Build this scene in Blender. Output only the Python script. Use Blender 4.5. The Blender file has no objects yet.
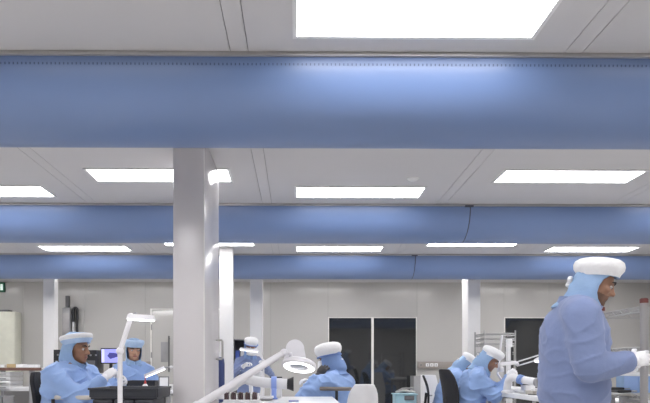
import bpy, bmesh, math, random
from mathutils import Vector, Matrix, Euler, noise

random.seed(7)
C = bpy.context.scene.collection
SC = bpy.context.scene
R = math.radians

# ------------------------------------------------------------------ camera, world, exposure
FPX, HX, HY, YAW = 620.0, 303.0, 368.0, R(0.55)
CAM_Z = 1.0
cam_d = bpy.data.cameras.new('camera')
cam = bpy.data.objects.new('camera', cam_d); C.objects.link(cam)
cam_d.sensor_width = 36.0; cam_d.sensor_fit = 'HORIZONTAL'
cam_d.lens = 36.0 * FPX / 650.0
cam_d.shift_x = (325.0 - HX) / 650.0
cam_d.shift_y = (HY - 201.5) / 650.0
cam.location = (0, 0, CAM_Z)
cam.rotation_euler = (R(90), 0, -YAW)
cam_d.clip_start = 0.05
SC.camera = cam

w = bpy.data.worlds.new('world'); SC.world = w; w.use_nodes = True
w.node_tree.nodes['Background'].inputs[0].default_value = (0.8, 0.85, 0.95, 1)
w.node_tree.nodes['Background'].inputs[1].default_value = 0.05

SC.view_settings.view_transform = 'Standard'
SC.view_settings.look = 'None'
SC.view_settings.gamma = 1.0
SC.view_settings.use_curve_mapping = False
SC.view_settings.exposure = 0.0
SC.cycles.use_denoising = True
SC.cycles.max_bounces = 10
SC.cycles.diffuse_bounces = 7
SC.cycles.sample_clamp_indirect = 6.0
LAMP = 16.0            # brightness of the ceiling panels


def P(x, y, Y):
    """point of the room seen in direction (x, y) of the photograph at room depth Y"""
    u = (x - HX) / FPX; v = (HY - y) / FPX
    dx = math.sin(YAW) + u * math.cos(YAW); dy = math.cos(YAW) - u * math.sin(YAW)
    s = Y / dy
    return Vector((dx * s, Y, CAM_Z + v * s))


# ------------------------------------------------------------------ materials
MATS = {}
def mat(name, col, rough=0.5, metal=0.0, spec=0.5, var=0.06, vscale=6.0, bump=0.0, bscale=40.0,
        emit=None, estr=0.0, trans=0.0, coat=0.0, sheen=0.0, alpha=1.0):
    if name in MATS: return MATS[name]
    m = bpy.data.materials.new(name); m.use_nodes = True
    nt = m.node_tree; b = nt.nodes['Principled BSDF']
    b.inputs['Roughness'].default_value = rough
    b.inputs['Metallic'].default_value = metal
    b.inputs['Specular IOR Level'].default_value = spec
    b.inputs['Transmission Weight'].default_value = trans
    b.inputs['Coat Weight'].default_value = coat
    b.inputs['Coat Roughness'].default_value = 0.36
    b.inputs['Sheen Weight'].default_value = sheen
    tc = nt.nodes.new('ShaderNodeTexCoord')
    nz = nt.nodes.new('ShaderNodeTexNoise'); nz.inputs['Scale'].default_value = vscale
    nz.inputs['Detail'].default_value = 4
    nt.links.new(tc.outputs['Object'], nz.inputs['Vector'])
    rp = nt.nodes.new('ShaderNodeValToRGB')
    rp.color_ramp.elements[0].position = 0.3; rp.color_ramp.elements[1].position = 0.7
    rp.color_ramp.elements[0].color = [c * (1 - var) for c in col] + [1]
    rp.color_ramp.elements[1].color = [min(1, c * (1 + var)) for c in col] + [1]
    nt.links.new(nz.outputs['Fac'], rp.inputs['Fac'])
    nt.links.new(rp.outputs['Color'], b.inputs['Base Color'])
    if bump > 0:
        n2 = nt.nodes.new('ShaderNodeTexNoise'); n2.inputs['Scale'].default_value = bscale
        n2.inputs['Detail'].default_value = 5
        nt.links.new(tc.outputs['Object'], n2.inputs['Vector'])
        bp = nt.nodes.new('ShaderNodeBump'); bp.inputs['Strength'].default_value = bump
        bp.inputs['Distance'].default_value = 0.01
        nt.links.new(n2.outputs['Fac'], bp.inputs['Height'])
        nt.links.new(bp.outputs['Normal'], b.inputs['Normal'])
    if emit:
        b.inputs['Emission Color'].default_value = list(emit) + [1]
        b.inputs['Emission Strength'].default_value = estr
    MATS[name] = m
    return m

M = {}
M['ceiling'] = mat('ceiling_panel_paint', (0.53, 0.52, 0.53), 0.42, var=0.02, vscale=0.7)
M['seam'] = mat('seam_sealant', (0.22, 0.22, 0.22), 0.8)
M['duct'] = mat('blue_duct_fabric', (0.112, 0.18, 0.36), 0.42, var=0.03, vscale=1.2, spec=0.9)
M['duct_dot'] = mat('duct_perforation', (0.075, 0.11, 0.20), 0.7)
M['rail'] = mat('aluminium_rail', (0.45, 0.44, 0.44), 0.35, metal=0.6)
M['clip'] = mat('dark_clip', (0.04, 0.045, 0.06), 0.5)
M['lamp'] = mat('ceiling_lamp_diffuser', (0.9, 0.9, 0.9), 0.5, emit=(1.0, 0.985, 0.99), estr=LAMP)
M['lamp_frame'] = mat('lamp_frame_paint', (0.7, 0.7, 0.7), 0.4)
M['wall'] = mat('cleanroom_wall_paint', (0.47, 0.46, 0.445), 0.17, var=0.025, vscale=0.8, spec=0.45)
M['floor'] = mat('vinyl_floor', (0.68, 0.665, 0.64), 0.25, var=0.05, vscale=3)
M['column'] = mat('column_cladding', (0.66, 0.635, 0.645), 0.22, var=0.02, vscale=1.0, spec=0.5)
M['white_col'] = mat('white_column_paint', (0.80, 0.79, 0.79), 0.35, var=0.02)
M['glass_dark'] = mat('dark_window_glass', (0.02, 0.022, 0.024), 0.04, var=0.2, spec=1.0)
M['alu_white'] = mat('white_aluminium', (0.74, 0.73, 0.70), 0.35)
M['gasket'] = mat('black_gasket', (0.02, 0.02, 0.022), 0.7)
M['coverall'] = mat('coverall_blue', (0.175, 0.225, 0.40), 0.75, var=0.05, vscale=5, bump=0.25, bscale=30, sheen=0.15)
M['coverall_b'] = mat('coverall_pale_blue', (0.26, 0.39, 0.68), 0.75, var=0.05, vscale=5, bump=0.25, bscale=30, sheen=0.15)
M['hood'] = mat('hood_blue', (0.27, 0.40, 0.61), 0.75, var=0.07, vscale=8, bump=0.3, bscale=30)
M['hood_deep'] = mat('hood_deep_blue', (0.18, 0.28, 0.52), 0.75, var=0.07, vscale=8, bump=0.3, bscale=30)
M['cap'] = mat('bouffant_white', (0.80, 0.80, 0.81), 0.85, var=0.04, vscale=14, bump=0.5, bscale=45)
M['cap_blue'] = mat('bouffant_pale_blue', (0.42, 0.56, 0.76), 0.85, var=0.05, vscale=14, bump=0.5, bscale=45)
M['strap'] = mat('elastic_strap_blue', (0.16, 0.26, 0.55), 0.7)
M['skin'] = mat('skin_brown', (0.30, 0.155, 0.095), 0.5, var=0.12, vscale=18)
M['skin_l'] = mat('skin_tan', (0.42, 0.235, 0.155), 0.5, var=0.12, vscale=18)
M['hair'] = mat('dark_hair', (0.018, 0.013, 0.011), 0.6)
M['stubble'] = mat('skin_stubble', (0.17, 0.09, 0.06), 0.6, var=0.15, vscale=40)
M['eye'] = mat('eye_white', (0.55, 0.52, 0.5), 0.2)
M['iris'] = mat('eye_dark', (0.02, 0.012, 0.01), 0.1)
M['lips'] = mat('lips', (0.27, 0.10, 0.08), 0.45)
M['glove'] = mat('white_glove', (0.80, 0.80, 0.82), 0.6, var=0.04, vscale=12, bump=0.3, bscale=50)
M['glove_dark'] = mat('charcoal_glove', (0.055, 0.052, 0.055), 0.6)
M['mask'] = mat('white_face_mask', (0.78, 0.79, 0.82), 0.8)
M['black'] = mat('black_plastic', (0.018, 0.018, 0.021), 0.45)
M['black_cloth'] = mat('black_upholstery', (0.018, 0.018, 0.022), 0.85, bump=0.4, bscale=120)
M['black_esd'] = mat('black_conductive_plastic', (0.022, 0.025, 0.034), 0.42)
M['white_p'] = mat('white_plastic', (0.75, 0.75, 0.765), 0.35)
M['lamp_white'] = mat('white_lamp_enamel', (0.74, 0.73, 0.76), 0.3)
M['grey'] = mat('grey_plastic', (0.30, 0.30, 0.31), 0.5)
M['dgrey'] = mat('dark_grey_metal', (0.12, 0.12, 0.125), 0.45)
M['taupe'] = mat('taupe_armrest', (0.19, 0.165, 0.15), 0.6)
M['beige'] = mat('beige_grey_laminate', (0.50, 0.47, 0.43), 0.5)
M['brown'] = mat('brown_bench_edge', (0.16, 0.085, 0.065), 0.5)
M['cream'] = mat('cream_cabinet', (0.62, 0.62, 0.53), 0.45)
M['bench_w'] = mat('white_bench_top', (0.76, 0.76, 0.77), 0.3)
M['steel'] = mat('brushed_steel', (0.50, 0.49, 0.47), 0.32, metal=0.9)
M['chrome'] = mat('chrome_wire', (0.40, 0.40, 0.40), 0.35, metal=0.5)
M['post'] = mat('grey_post', (0.33, 0.32, 0.32), 0.4, metal=0.3)
M['red'] = mat('red_plastic', (0.42, 0.03, 0.025), 0.4)
M['redbrown'] = mat('red_brown_cap', (0.14, 0.03, 0.025), 0.5)
M['blue_p'] = mat('blue_plastic', (0.08, 0.14, 0.50), 0.4)
M['blue_ring'] = mat('blue_collar', (0.30, 0.42, 0.85), 0.4)
M['pale_blue'] = mat('pale_blue_plastic', (0.33, 0.52, 0.60), 0.5)
M['green'] = mat('exit_green', (0.0, 0.09, 0.04), 0.4, emit=(0.0, 0.30, 0.14), estr=0.08)
M['green_h'] = mat('exit_housing', (0.02, 0.10, 0.06), 0.5)
M['sign_w'] = mat('exit_white', (0.8, 0.85, 0.82), 0.4, emit=(0.8, 0.95, 0.88), estr=0.5)
M['led'] = mat('led_ring', (0.9, 0.9, 0.9), 0.4, emit=(0.93, 0.95, 1.0), estr=2.2)
M['screen_l'] = mat('screen_lilac', (0.3, 0.3, 0.7), 0.3, emit=(0.36, 0.38, 0.85), estr=0.75)
M['screen_w'] = mat('screen_white', (0.6, 0.6, 0.8), 0.3, emit=(0.68, 0.70, 0.95), estr=0.8)
M['screen_d'] = mat('screen_dark', (0.05, 0.05, 0.2), 0.3, emit=(0.06, 0.06, 0.28), estr=0.7)
M['lens'] = mat('magnifier_lens', (0.35, 0.38, 0.44), 0.08, spec=0.8)
M['paper'] = mat('white_paper', (0.8, 0.8, 0.8), 0.8)
M['card'] = mat('tan_cardboard', (0.50, 0.37, 0.20), 0.8)
M['navy'] = mat('navy_paint', (0.035, 0.055, 0.17), 0.4)
M['pcb'] = mat('brown_circuit_board', (0.085, 0.05, 0.055), 0.5)
M['yellow'] = mat('yellow_plastic', (0.5, 0.4, 0.05), 0.5)


# ------------------------------------------------------------------ mesh builder
class MB:
    def __init__(s): s.bm = bmesh.new()
    def box(s, a, b, bev=0.0, seg=2, rot=None):
        a = Vector(a); b = Vector(b)
        c = (a + b) / 2; d = b - a
        mtx = Matrix.Translation(c)
        if rot: mtx = mtx @ Euler(rot).to_matrix().to_4x4()
        mtx = mtx @ Matrix.Diagonal((abs(d.x), abs(d.y), abs(d.z), 1))
        r = bmesh.ops.create_cube(s.bm, size=1, matrix=mtx)
        if bev > 0:
            es = list({e for v in r['verts'] for e in v.link_edges})
            bmesh.ops.bevel(s.bm, geom=es, offset=bev, segments=seg, affect='EDGES', profile=0.5)
        return s
    def tube(s, pts, rad, n=10, cap=True, sq=1.0):
        pts = [Vector(p) for p in pts]
        if not hasattr(rad, '__len__'): rad = [rad] * len(pts)
        up = None; rings = []
        for i, p in enumerate(pts):
            t = (pts[min(i + 1, len(pts) - 1)] - pts[max(i - 1, 0)]).normalized()
            if up is None:
                up = Vector((0, 0, 1)) if abs(t.z) < 0.9 else Vector((1, 0, 0))
            x = t.cross(up).normalized(); y = x.cross(t).normalized(); up = y
            ring = [s.bm.verts.new(p + (x * math.cos(2 * math.pi * k / n) * sq + y * math.sin(2 * math.pi * k / n)) * rad[i]) for k in range(n)]
            rings.append(ring)
        for a, b in zip(rings, rings[1:]):
            for k in range(n):
                s.bm.faces.new((a[k], a[(k + 1) % n], b[(k + 1) % n], b[k]))
        if cap:
            s.bm.faces.new(rings[0][::-1]); s.bm.faces.new(rings[-1])
        return s
    def lathe(s, prof, n=24, mtx=None, sx=1.0, sy=1.0, wob=0.0, freq=0):
        mtx = mtx or Matrix.Identity(4); rings = []
        for r, z in prof:
            if r < 1e-6: rings.append([s.bm.verts.new(mtx @ Vector((0, 0, z)))]); continue
            ring = []
            for k in range(n):
                a = 2 * math.pi * k / n
                rr = r * (1 + wob * math.sin(freq * a) + wob * 0.7 * noise.noise(Vector((math.cos(a) * 3, math.sin(a) * 3, z * 30))))
                ring.append(s.bm.verts.new(mtx @ Vector((rr * sx * math.cos(a), rr * sy * math.sin(a), z))))
            rings.append(ring)
        for a, b in zip(rings, rings[1:]):
            for k in range(n):
                q = [a[k % len(a)], a[(k + 1) % len(a)], b[(k + 1) % len(b)], b[k % len(b)]]
                u = []
                for v in q:
                    if v not in u: u.append(v)
                if len(u) >= 3:
                    try: s.bm.faces.new(u)
                    except ValueError: pass
        return s
    def cap(s, p0, p1, r0, r1, n=14):
        """rounded cone"""
        p0 = Vector(p0); p1 = Vector(p1); d = p1 - p0; L = max(d.length, 1e-5)
        q = Vector((0, 0, 1)).rotation_difference(d.normalized()).to_matrix().to_4x4()
        prof = [(r0 * math.cos(a), r0 * math.sin(a)) for a in [R(-90 + 22.5 * i) for i in range(4)]]
        prof += [(r0, 0), (r1, L)]
        prof += [(r1 * math.cos(a), L + r1 * math.sin(a)) for a in [R(22.5 * i) for i in range(1, 5)]]
        prof[0] = (0, -r0); prof[-1] = (0, L + r1)
        return s.lathe(prof, n, Matrix.Translation(p0) @ q)
    def ell(s, c, r, rot=None, n=18):
        mtx = Matrix.Translation(Vector(c))
        if rot is not None: mtx = mtx @ rot.to_4x4()
        prof = [(math.cos(R(a)), math.sin(R(a))) for a in range(-90, 91, 15)]
        prof[0] = (0, -1); prof[-1] = (0, 1)
        return s.lathe(prof, n, mtx @ Matrix.Diagonal((r[0], r[1], r[2], 1)))
    def loft(s, secs, n=20):
        """secs: (centre, xaxis, yaxis, rx, ry)"""
        rings = []
        for c, x, y, rx, ry in secs:
            rings.append([s.bm.verts.new(Vector(c) + x * rx * math.cos(2 * math.pi * k / n) + y * ry * math.sin(2 * math.pi * k / n)) for k in range(n)])
        for a, b in zip(rings, rings[1:]):
            for k in range(n): s.bm.faces.new((a[k], a[(k + 1) % n], b[(k + 1) % n], b[k]))
        s.bm.faces.new(rings[0][::-1]); s.bm.faces.new(rings[-1])
        return s
    def poly(s, pts2, f, t):
        """extruded outline: pts2 list of (a,b); f maps (a,b,depth)->Vector"""
        lo = [s.bm.verts.new(f(a, b, 0)) for a, b in pts2]; hi = [s.bm.verts.new(f(a, b, t)) for a, b in pts2]
        s.bm.faces.new(lo[::-1]); s.bm.faces.new(hi)
        for k in range(len(lo)):
            j = (k + 1) % len(lo); s.bm.faces.new((lo[k], lo[j], hi[j], hi[k]))
        return s
    def torus(s, c, R0, r, mtx=None, n=32, m=8):
        mtx = Matrix.Translation(Vector(c)) @ (mtx or Matrix.Identity(4)); rings = []
        for i in range(n):
            a = 2 * math.pi * i / n
            rings.append([s.bm.verts.new(mtx @ Vector(((R0 + r * math.cos(2 * math.pi * k / m)) * math.cos(a), (R0 + r * math.cos(2 * math.pi * k / m)) * math.sin(a), r * math.sin(2 * math.pi * k / m)))) for k in range(m)])
        for i in range(n):
            a, b = rings[i], rings[(i + 1) % n]
            for k in range(m): s.bm.faces.new((a[k], b[k], b[(k + 1) % m], a[(k + 1) % m]))
        return s
    def mesh(s, name, smooth=False):
        bmesh.ops.recalc_face_normals(s.bm, faces=s.bm.faces[:])
        me = bpy.data.meshes.new(name); s.bm.to_mesh(me); s.bm.free()
        if smooth:
            me.polygons.foreach_set('use_smooth', [True] * len(me.polygons))
            try: me.set_sharp_from_angle(angle=R(40))
            except Exception: pass
        return me
    def build(s, name, m, parent=None, smooth=True):
        o = bpy.data.objects.new(name, s.mesh(name, smooth)); C.objects.link(o)
        o.data.materials.append(m)
        if parent: o.parent = parent
        return o

def empty(name, loc=(0, 0, 0), rz=0.0):
    o = bpy.data.objects.new(name, None); C.objects.link(o)
    o.location = loc; o.rotation_euler = (0, 0, rz); o.empty_display_size = 0.1
    return o
def tag(o, label, cat, group=None):
    o['label'] = label; o['category'] = cat
    if group: o['group'] = group
    return o
def struct(o, label=None):
    o['kind'] = 'structure'
    if label: o['label'] = label
    return o
def share(name, me, parent, loc=(0, 0, 0), rot=(0, 0, 0), sc=(1, 1, 1)):
    o = bpy.data.objects.new(name, me); C.objects.link(o); o.parent = parent
    o.location = loc; o.rotation_euler = rot; o.scale = sc
    return o
def cm(name, m, *boxes, bev=0.0, smooth=True, parent=None):
    b = MB()
    for x in boxes: b.box(x[0], x[1], bev)
    return b.build(name, m, parent, smooth)

# ------------------------------------------------------------------ room shell
H = 2.70
X0, X1, Y0, Y1 = -8.4, 7.1, -2.2, 12.3

fl = struct(cm('floor', M['floor'], ((X0, Y0, -0.1), (X1, Y1, 0)), smooth=False), 'pale grey vinyl cleanroom floor')
ce = struct(cm('ceiling', M['seam'], ((X0, Y0, H + 0.012), (X1, Y1, H + 0.1)), smooth=False), 'grey panelled ceiling with narrow strips between panels')
# ceiling panels: wide plates with a narrow strip every 1.8 m
xs = []
x = -0.31 - 1.8 * 5
edges = []
while x < X1 + 2:
    edges.append((x - 0.048, x + 0.048)); x += 1.8
gap = 0.004
prev = X0
for (a, b) in edges:
    if b < X0: continue
    for (p, q) in ((prev, a), (a, b)):
        p2, q2 = max(p, X0) + gap / 2, min(q, X1) - gap / 2
        if q2 - p2 > 0.02:
            o = cm('ceiling_panel', M['ceiling'], ((p2, Y0, H), (q2, Y1, H + 0.011)), smooth=False, parent=ce)
    prev = b

wb = struct(cm('wall_back', M['seam'], ((X0, Y1 + 0.012, 0), (X1, Y1 + 0.1, H)), smooth=False), 'beige grey panelled back wall of the cleanroom')
struct(cm('wall_left', M['wall'], ((X0 - 0.1, Y0, 0), (X0, Y1, H)), smooth=False), 'left wall of the cleanroom')
struct(cm('wall_right', M['wall'], ((X1, Y0, 0), (X1 + 0.1, Y1, H)), smooth=False), 'right wall of the cleanroom')
struct(cm('wall_front', M['wall'], ((X0, Y0 - 0.1, 0), (X1, Y0, H)), smooth=False), 'wall behind the photographer')

# back wall panels with openings for windows and the door
WT = P(340, 318, Y1).z
win = [(P(329, 0, Y1).x, P(371.5, 0, Y1).x), (P(373.5, 0, Y1).x, P(416, 0, Y1).x), (P(505, 0, Y1).x, P(505, 0, Y1).x + 0.86)]
holes = [(win[0][0] - 0.02, win[1][1] + 0.02, 0.12, WT + 0.02), (win[2][0] - 0.02, win[2][1] + 0.02, 0.12, WT + 0.02)]
seams = [X0, -6.6, -5.4, -4.2, -3.0, -1.8, -0.52] + [holes[0][0], holes[0][1], 3.3, holes[1][0], holes[1][1], 6.2, X1]
for a, b in zip(seams, seams[1:]):
    a2, b2 = a + 0.002, b - 0.002
    hole = [h for h in holes if abs(h[0] - a) < 0.01]
    if hole:
        h = hole[0]
        cm('wall_panel', M['wall'], ((a2, Y1, h[3]), (b2, Y1 + 0.011, H)), smooth=False, parent=wb)
        cm('wall_panel', M['wall'], ((a2, Y1, 0), (b2, Y1 + 0.011, h[2])), smooth=False, parent=wb)
    else:
        cm('wall_panel', M['wall'], ((a2, Y1, 0), (b2, Y1 + 0.011, H)), smooth=False, parent=wb)
bb = struct(cm('baseboard_back', M['grey'], ((X0, Y1 - 0.015, 0), (X1, Y1, 0.1))), 'grey skirting along the back wall')

def window(n, panes, label):
    a = panes[0][0]; b = panes[-1][1]
    e = struct(empty('window_%d' % n, ((a + b) / 2, Y1, 0.12)), label)
    f = MB(); t = 0.018
    loc = e.location
    def L(p): return Vector(p) - loc
    f.box(L((a - t, Y1 - 0.012, WT)), L((b + t, Y1 + 0.02, WT + t)), 0.002)
    f.box(L((a - t, Y1 - 0.012, 0.12 - t)), L((b + t, Y1 + 0.02, 0.12)), 0.002)
    f.box(L((a - t, Y1 - 0.012, 0.12)), L((a, Y1 + 0.02, WT)), 0.002)
    f.box(L((b, Y1 - 0.012, 0.12)), L((b + t, Y1 + 0.02, WT)), 0.002)
    f.build('window_frame', M['alu_white'], e)
    for k, (p, q) in enumerate(panes):
        MB().box(L((p + 0.004, Y1 + 0.002, 0.125)), L((q - 0.004, Y1 + 0.012, WT - 0.004))).build('pane', M['glass_dark'], e, False)
        if k:
            MB().box(L((panes[k - 1][1] - 0.004, Y1 - 0.014, 0.12)), L((p + 0.004, Y1 + 0.02, WT)), 0.002).build('mullion', M['alu_white'], e)
window(1, win[:2], 'pair of tall dark glass panes split by a pale upright in the back wall')
window(2, win[2:], 'single tall dark glass pane behind the standing man')

# door in the back wall, partly behind the big column
dx0, dx1, dzt = P(152, 0, Y1).x, P(221, 0, Y1).x, P(0, 310, Y1).z
door = struct(empty('door_1', ((dx0 + dx1) / 2, Y1, 0)), 'pale double door with vision panels half hidden by the big column')
def DL(a, b, c): return Vector((a - door.location.x, b - Y1, c))
f = MB(); f.box(DL(dx0 - 0.03, Y1 - 0.022, 0), DL(dx0, Y1, dzt + 0.03), 0.003); f.box(DL(dx1, Y1 - 0.022, 0), DL(dx1 + 0.03, Y1, dzt + 0.03), 0.003)
f.box(DL(dx0, Y1 - 0.022, dzt), DL(dx1, Y1, dzt + 0.03), 0.003); f.build('door_frame', M['alu_white'], door)
mid = (dx0 + dx1) / 2
for s, (a, b) in enumerate(((dx0, mid), (mid, dx1))):
    lf = MB().box(DL(a + 0.004, Y1 - 0.012, 0.01), DL(b - 0.004, Y1, dzt - 0.004), 0.003).build('door_leaf', M['wall'], door)
    vx = P(161, 0, Y1).x if s == 0 else b - 0.33
    MB().box(DL(vx, Y1 - 0.016, P(0, 362, Y1).z), DL(vx + 0.17, Y1 - 0.011, P(0, 342, Y1).z), 0.002).build('vision_panel', M['grey'], lf)
    hx = P(169.5, 0, Y1).x if s == 0 else mid + 0.2
    hm = MB(); zz = P(0, 336, Y1).z, P(0, 372, Y1).z
    hm.tube([DL(hx, Y1 - 0.012, zz[0] - 0.05), DL(hx, Y1 - 0.06, zz[0] - 0.04), DL(hx, Y1 - 0.06, zz[1] + 0.04), DL(hx, Y1 - 0.012, zz[1] + 0.05)], 0.014)
    hm.tube([DL(hx, Y1 - 0.06, zz[0]), DL(hx, Y1 - 0.06, zz[1])], 0.015)
    hm.build('handle', M['dgrey'], lf)
for k in range(2):
    zc = (1.75, 1.2)[k]
    MB().tube([DL(dx0 - 0.005, Y1 - 0.03, zc), DL(dx0 - 0.005, Y1 - 0.03, zc + 0.11)], 0.012).build('hinge', M['grey'], door)

# columns
def column(n, pxa, pxb, Y, depth, m, label, top=H, kids=None):
    a = P(pxa, 300, Y).x; b = P(pxb, 300, Y).x
    c = empty('column', ((a + b) / 2, Y + depth / 2, 0))
    tag(c, label, 'column', 'columns of the cleanroom')
    hw = (b - a) / 2
    MB().box((-hw, -depth / 2, 0), (hw, depth / 2, top), 0.006, 2).build('shaft', m, c)
    MB().box((-hw - 0.008, -depth / 2 - 0.008, 0), (hw + 0.008, depth / 2 + 0.008, 0.09), 0.004, 1).build('plinth', M['grey'], c)
    return c, a, b
colM, cma, cmb = column(1, 173, 204, 4.55, 0.86, M['column'], 'broad glossy grey column standing tall in the foreground left of centre')
MB().box((-0.003 + 0.113, -0.43, 0), (0.117, -0.424, H - 0.002), 0.001, 1).build('corner_bead', M['alu_white'], colM)
column(2, 219.5, 232.5, 8.80, 0.16, M['white_col'], 'slim white column just right of the big foreground column')
column(3, 250, 262.5, 10.35, 0.2, M['white_col'], 'slim white column behind the far capped worker')
column(4, 43, 54.5, 10.2, 0.16, M['white_col'], 'slim white column behind the left seated man')
column(5, 468, 480.5, 10.2, 0.37, M['white_col'], 'white column behind the two bent workers on the right')

# steel grab handle on the side of the big column
gx = cmb
g = MB(); zt, zb = P(0, 340, 5.2).z, P(0, 359, 5.2).z
g.tube([(0, 0, zt), (0.05, 0, zt), (0.056, 0, zt - 0.012), (0.056, 0, zb + 0.012), (0.05, 0, zb), (0, 0, zb)], 0.009)
gh = g.build('grab_handle', M['steel']); gh.location = (gx + 0.001, 5.2, 0)
tag(gh, 'steel bar handle on the right side of the big column', 'handle')

# ------------------------------------------------------------------ ceiling lights
PW, PD = 1.2, 0.325
fr = MB()
t = 0.022
fr.box((-t, -t, -0.008), (PW + t, 0, 0.0)); fr.box((-t, PD, -0.008), (PW + t, PD + t, 0.0))
fr.box((-t, 0, -0.008), (0, PD, 0.0)); fr.box((PW, 0, -0.008), (PW + t, PD, 0.0))
fr_me = fr.mesh('frame'); fr_me.materials.append(M['lamp_frame'])
df_me = MB().box((0, 0, -0.006), (PW, PD, 0.0)).mesh('diffuser'); df_me.materials.append(M['lamp'])
LBL = {(0, 0): 'largest glowing ceiling panel, cut by the top edge, before the near blue duct',
       (0, 1): 'glowing ceiling panel in the middle, between the near and middle ducts',
       (-2, 1): 'glowing ceiling panel cut by the left edge, before the middle duct',
       (-1, 1): 'glowing ceiling panel passing behind the top of the big column',
       (1, 1): 'glowing ceiling panel at upper right, between near and middle ducts',
       (-2, 2): 'glowing ceiling panel at far left, before the farthest duct',
       (-1, 2): 'thin glowing ceiling sliver under the middle duct beside the big column',
       (0, 2): 'glowing ceiling panel in the middle, before the farthest duct',
       (1, 2): 'thin glowing ceiling sliver under the middle duct right of centre',
       (2, 2): 'glowing ceiling panel just above the standing man, before the farthest duct'}
EV = {-1: -0.08, 0: 2.84, 1: 5.82, 2: 8.66, 3: 10.95}
OD = {-1: -0.6, 0: 2.34, 1: 5.31, 2: 8.26, 3: 10.52}
for r in (-1, 0, 1, 2, 3):
    for c in range(-4, 4):
        Y = EV[r] if c % 2 == 0 else OD[r]
        x0 = 1.8 * c
        if x0 + PW > X1 - 0.1: continue
        o = empty('ceiling_light', (x0, Y, H))
        tag(o, LBL.get((c, r), 'flush ceiling light panel hidden behind the farthest blue duct' if r == 3 else 'flush ceiling light panel beyond the edges of the picture'), 'ceiling light', 'flush ceiling light panels')
        share('frame', fr_me, o); share('diffuser', df_me, o)

dt = P(412, 176.5, 5.6)
d = MB(); d.lathe([(0, -0.02), (0.03, -0.02), (0.045, -0.012), (0.055, 0.0), (0, 0.0)], 20)
d = d.build('smoke_detector', M['lamp_frame']); d.location = (dt.x, 5.55, H); tag(d, 'small round detector on the ceiling between two light panels', 'detector')

# ------------------------------------------------------------------ blue ducts
def duct(label, Yf, rad, seams_x, dots=False):
    o = empty('air_duct', (0, Yf + rad, H)); tag(o, label, 'air duct', 'blue half-round fabric ducts under the ceiling')
    segs = [X0 + 0.02] + seams_x + [X1 - 0.02]
    N = 40
    for a, b in zip(segs, segs[1:]):
        m = MB(); ra, rb = [], []
        for i in range(N + 1):
            th = math.pi * i / N
            y, z = -rad * math.cos(th), -0.022 - (rad - 0.02) * math.sin(th)
            ra.append(m.bm.verts.new((a + 0.004, y, z))); rb.append(m.bm.verts.new((b - 0.004, y, z)))
        for i in range(N): m.bm.faces.new((ra[i], ra[i + 1], rb[i + 1], rb[i]))
        m.bm.faces.new(ra[::-1]); m.bm.faces.new(rb)
        m.build('duct_segment', M['duct'], o)
    for sx in seams_x:
        m = MB(); pts = []
        for i in range(N + 1):
            th = math.pi * i / N
            pts.append((sx, -(rad - 0.003) * math.cos(th), -0.022 - (rad - 0.023) * math.sin(th)))
        m.tube(pts, 0.006, 6).build('seam_band', M['clip'], o)
        MB().box((sx - 0.06, -rad - 0.02, -0.03), (sx + 0.03, -rad + 0.01, -0.014), 0.003).build('clip', M['clip'], o)
    rl = MB(); rl.box((X0 + 0.02, -rad - 0.018, -0.022), (X1 - 0.02, -rad + 0.02, -0.001), 0.003)
    rl.box((X0 + 0.02, rad - 0.02, -0.022), (X1 - 0.02, rad + 0.018, -0.001), 0.003)
    rl.build('mounting_rail', M['rail'], o)
    if dots:
        m = MB()
        th = R(6.5); y, z = -rad * math.cos(th), -0.022 - (rad - 0.02) * math.sin(th)
        x = -2.2
        while x < 2.4:
            m.box((x - 0.003, y - 0.0012, z - 0.006), (x + 0.003, y + 0.004, z + 0.006)); x += 0.0225
        q = m.build('perforation', M['duct_dot'], o); q['kind'] = 'stuff'
duct('nearest and largest blue half-round duct with a row of small holes', 3.345, 0.362, [3.65], True)
duct('middle blue half-round duct with a dark seam right of centre', 6.42, 0.335, [1.80])
duct('farthest blue half-round duct above the back wall', 9.25, 0.325, [1.77])

# ------------------------------------------------------------------ people
def frame3(up, fwd):
    up = up.normalized(); r = fwd.cross(up).normalized(); f = up.cross(r).normalized()
    return r, f, up

def ik(a, b, l1, l2, hint):
    d = b - a; L = d.length
    if L > (l1 + l2) * 0.995:
        b = a + d.normalized() * (l1 + l2) * 0.995; d = b - a; L = d.length
    q = (l1 * l1 - l2 * l2 + L * L) / (2 * L)
    h = math.sqrt(max(l1 * l1 - q * q, 0))
    dn = d.normalized(); hv = (hint - dn * hint.dot(dn)).normalized()
    return a + dn * q + hv * h, b

def remesh(mb, name, vox, smooth=4):
    o = bpy.data.objects.new('tmp', mb.mesh('tmp')); C.objects.link(o)
    m = o.modifiers.new('r', 'REMESH'); m.mode = 'VOXEL'; m.voxel_size = vox
    s = o.modifiers.new('s', 'SMOOTH'); s.iterations = smooth; s.factor = 0.5
    dg = bpy.context.evaluated_depsgraph_get(); dg.update()
    me = bpy.data.meshes.new_from_object(o.evaluated_get(dg)); me.name = name
    old = o.data; bpy.data.objects.remove(o); bpy.data.meshes.remove(old)
    me.polygons.foreach_set('use_smooth', [True] * len(me.polygons))
    return me

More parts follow.
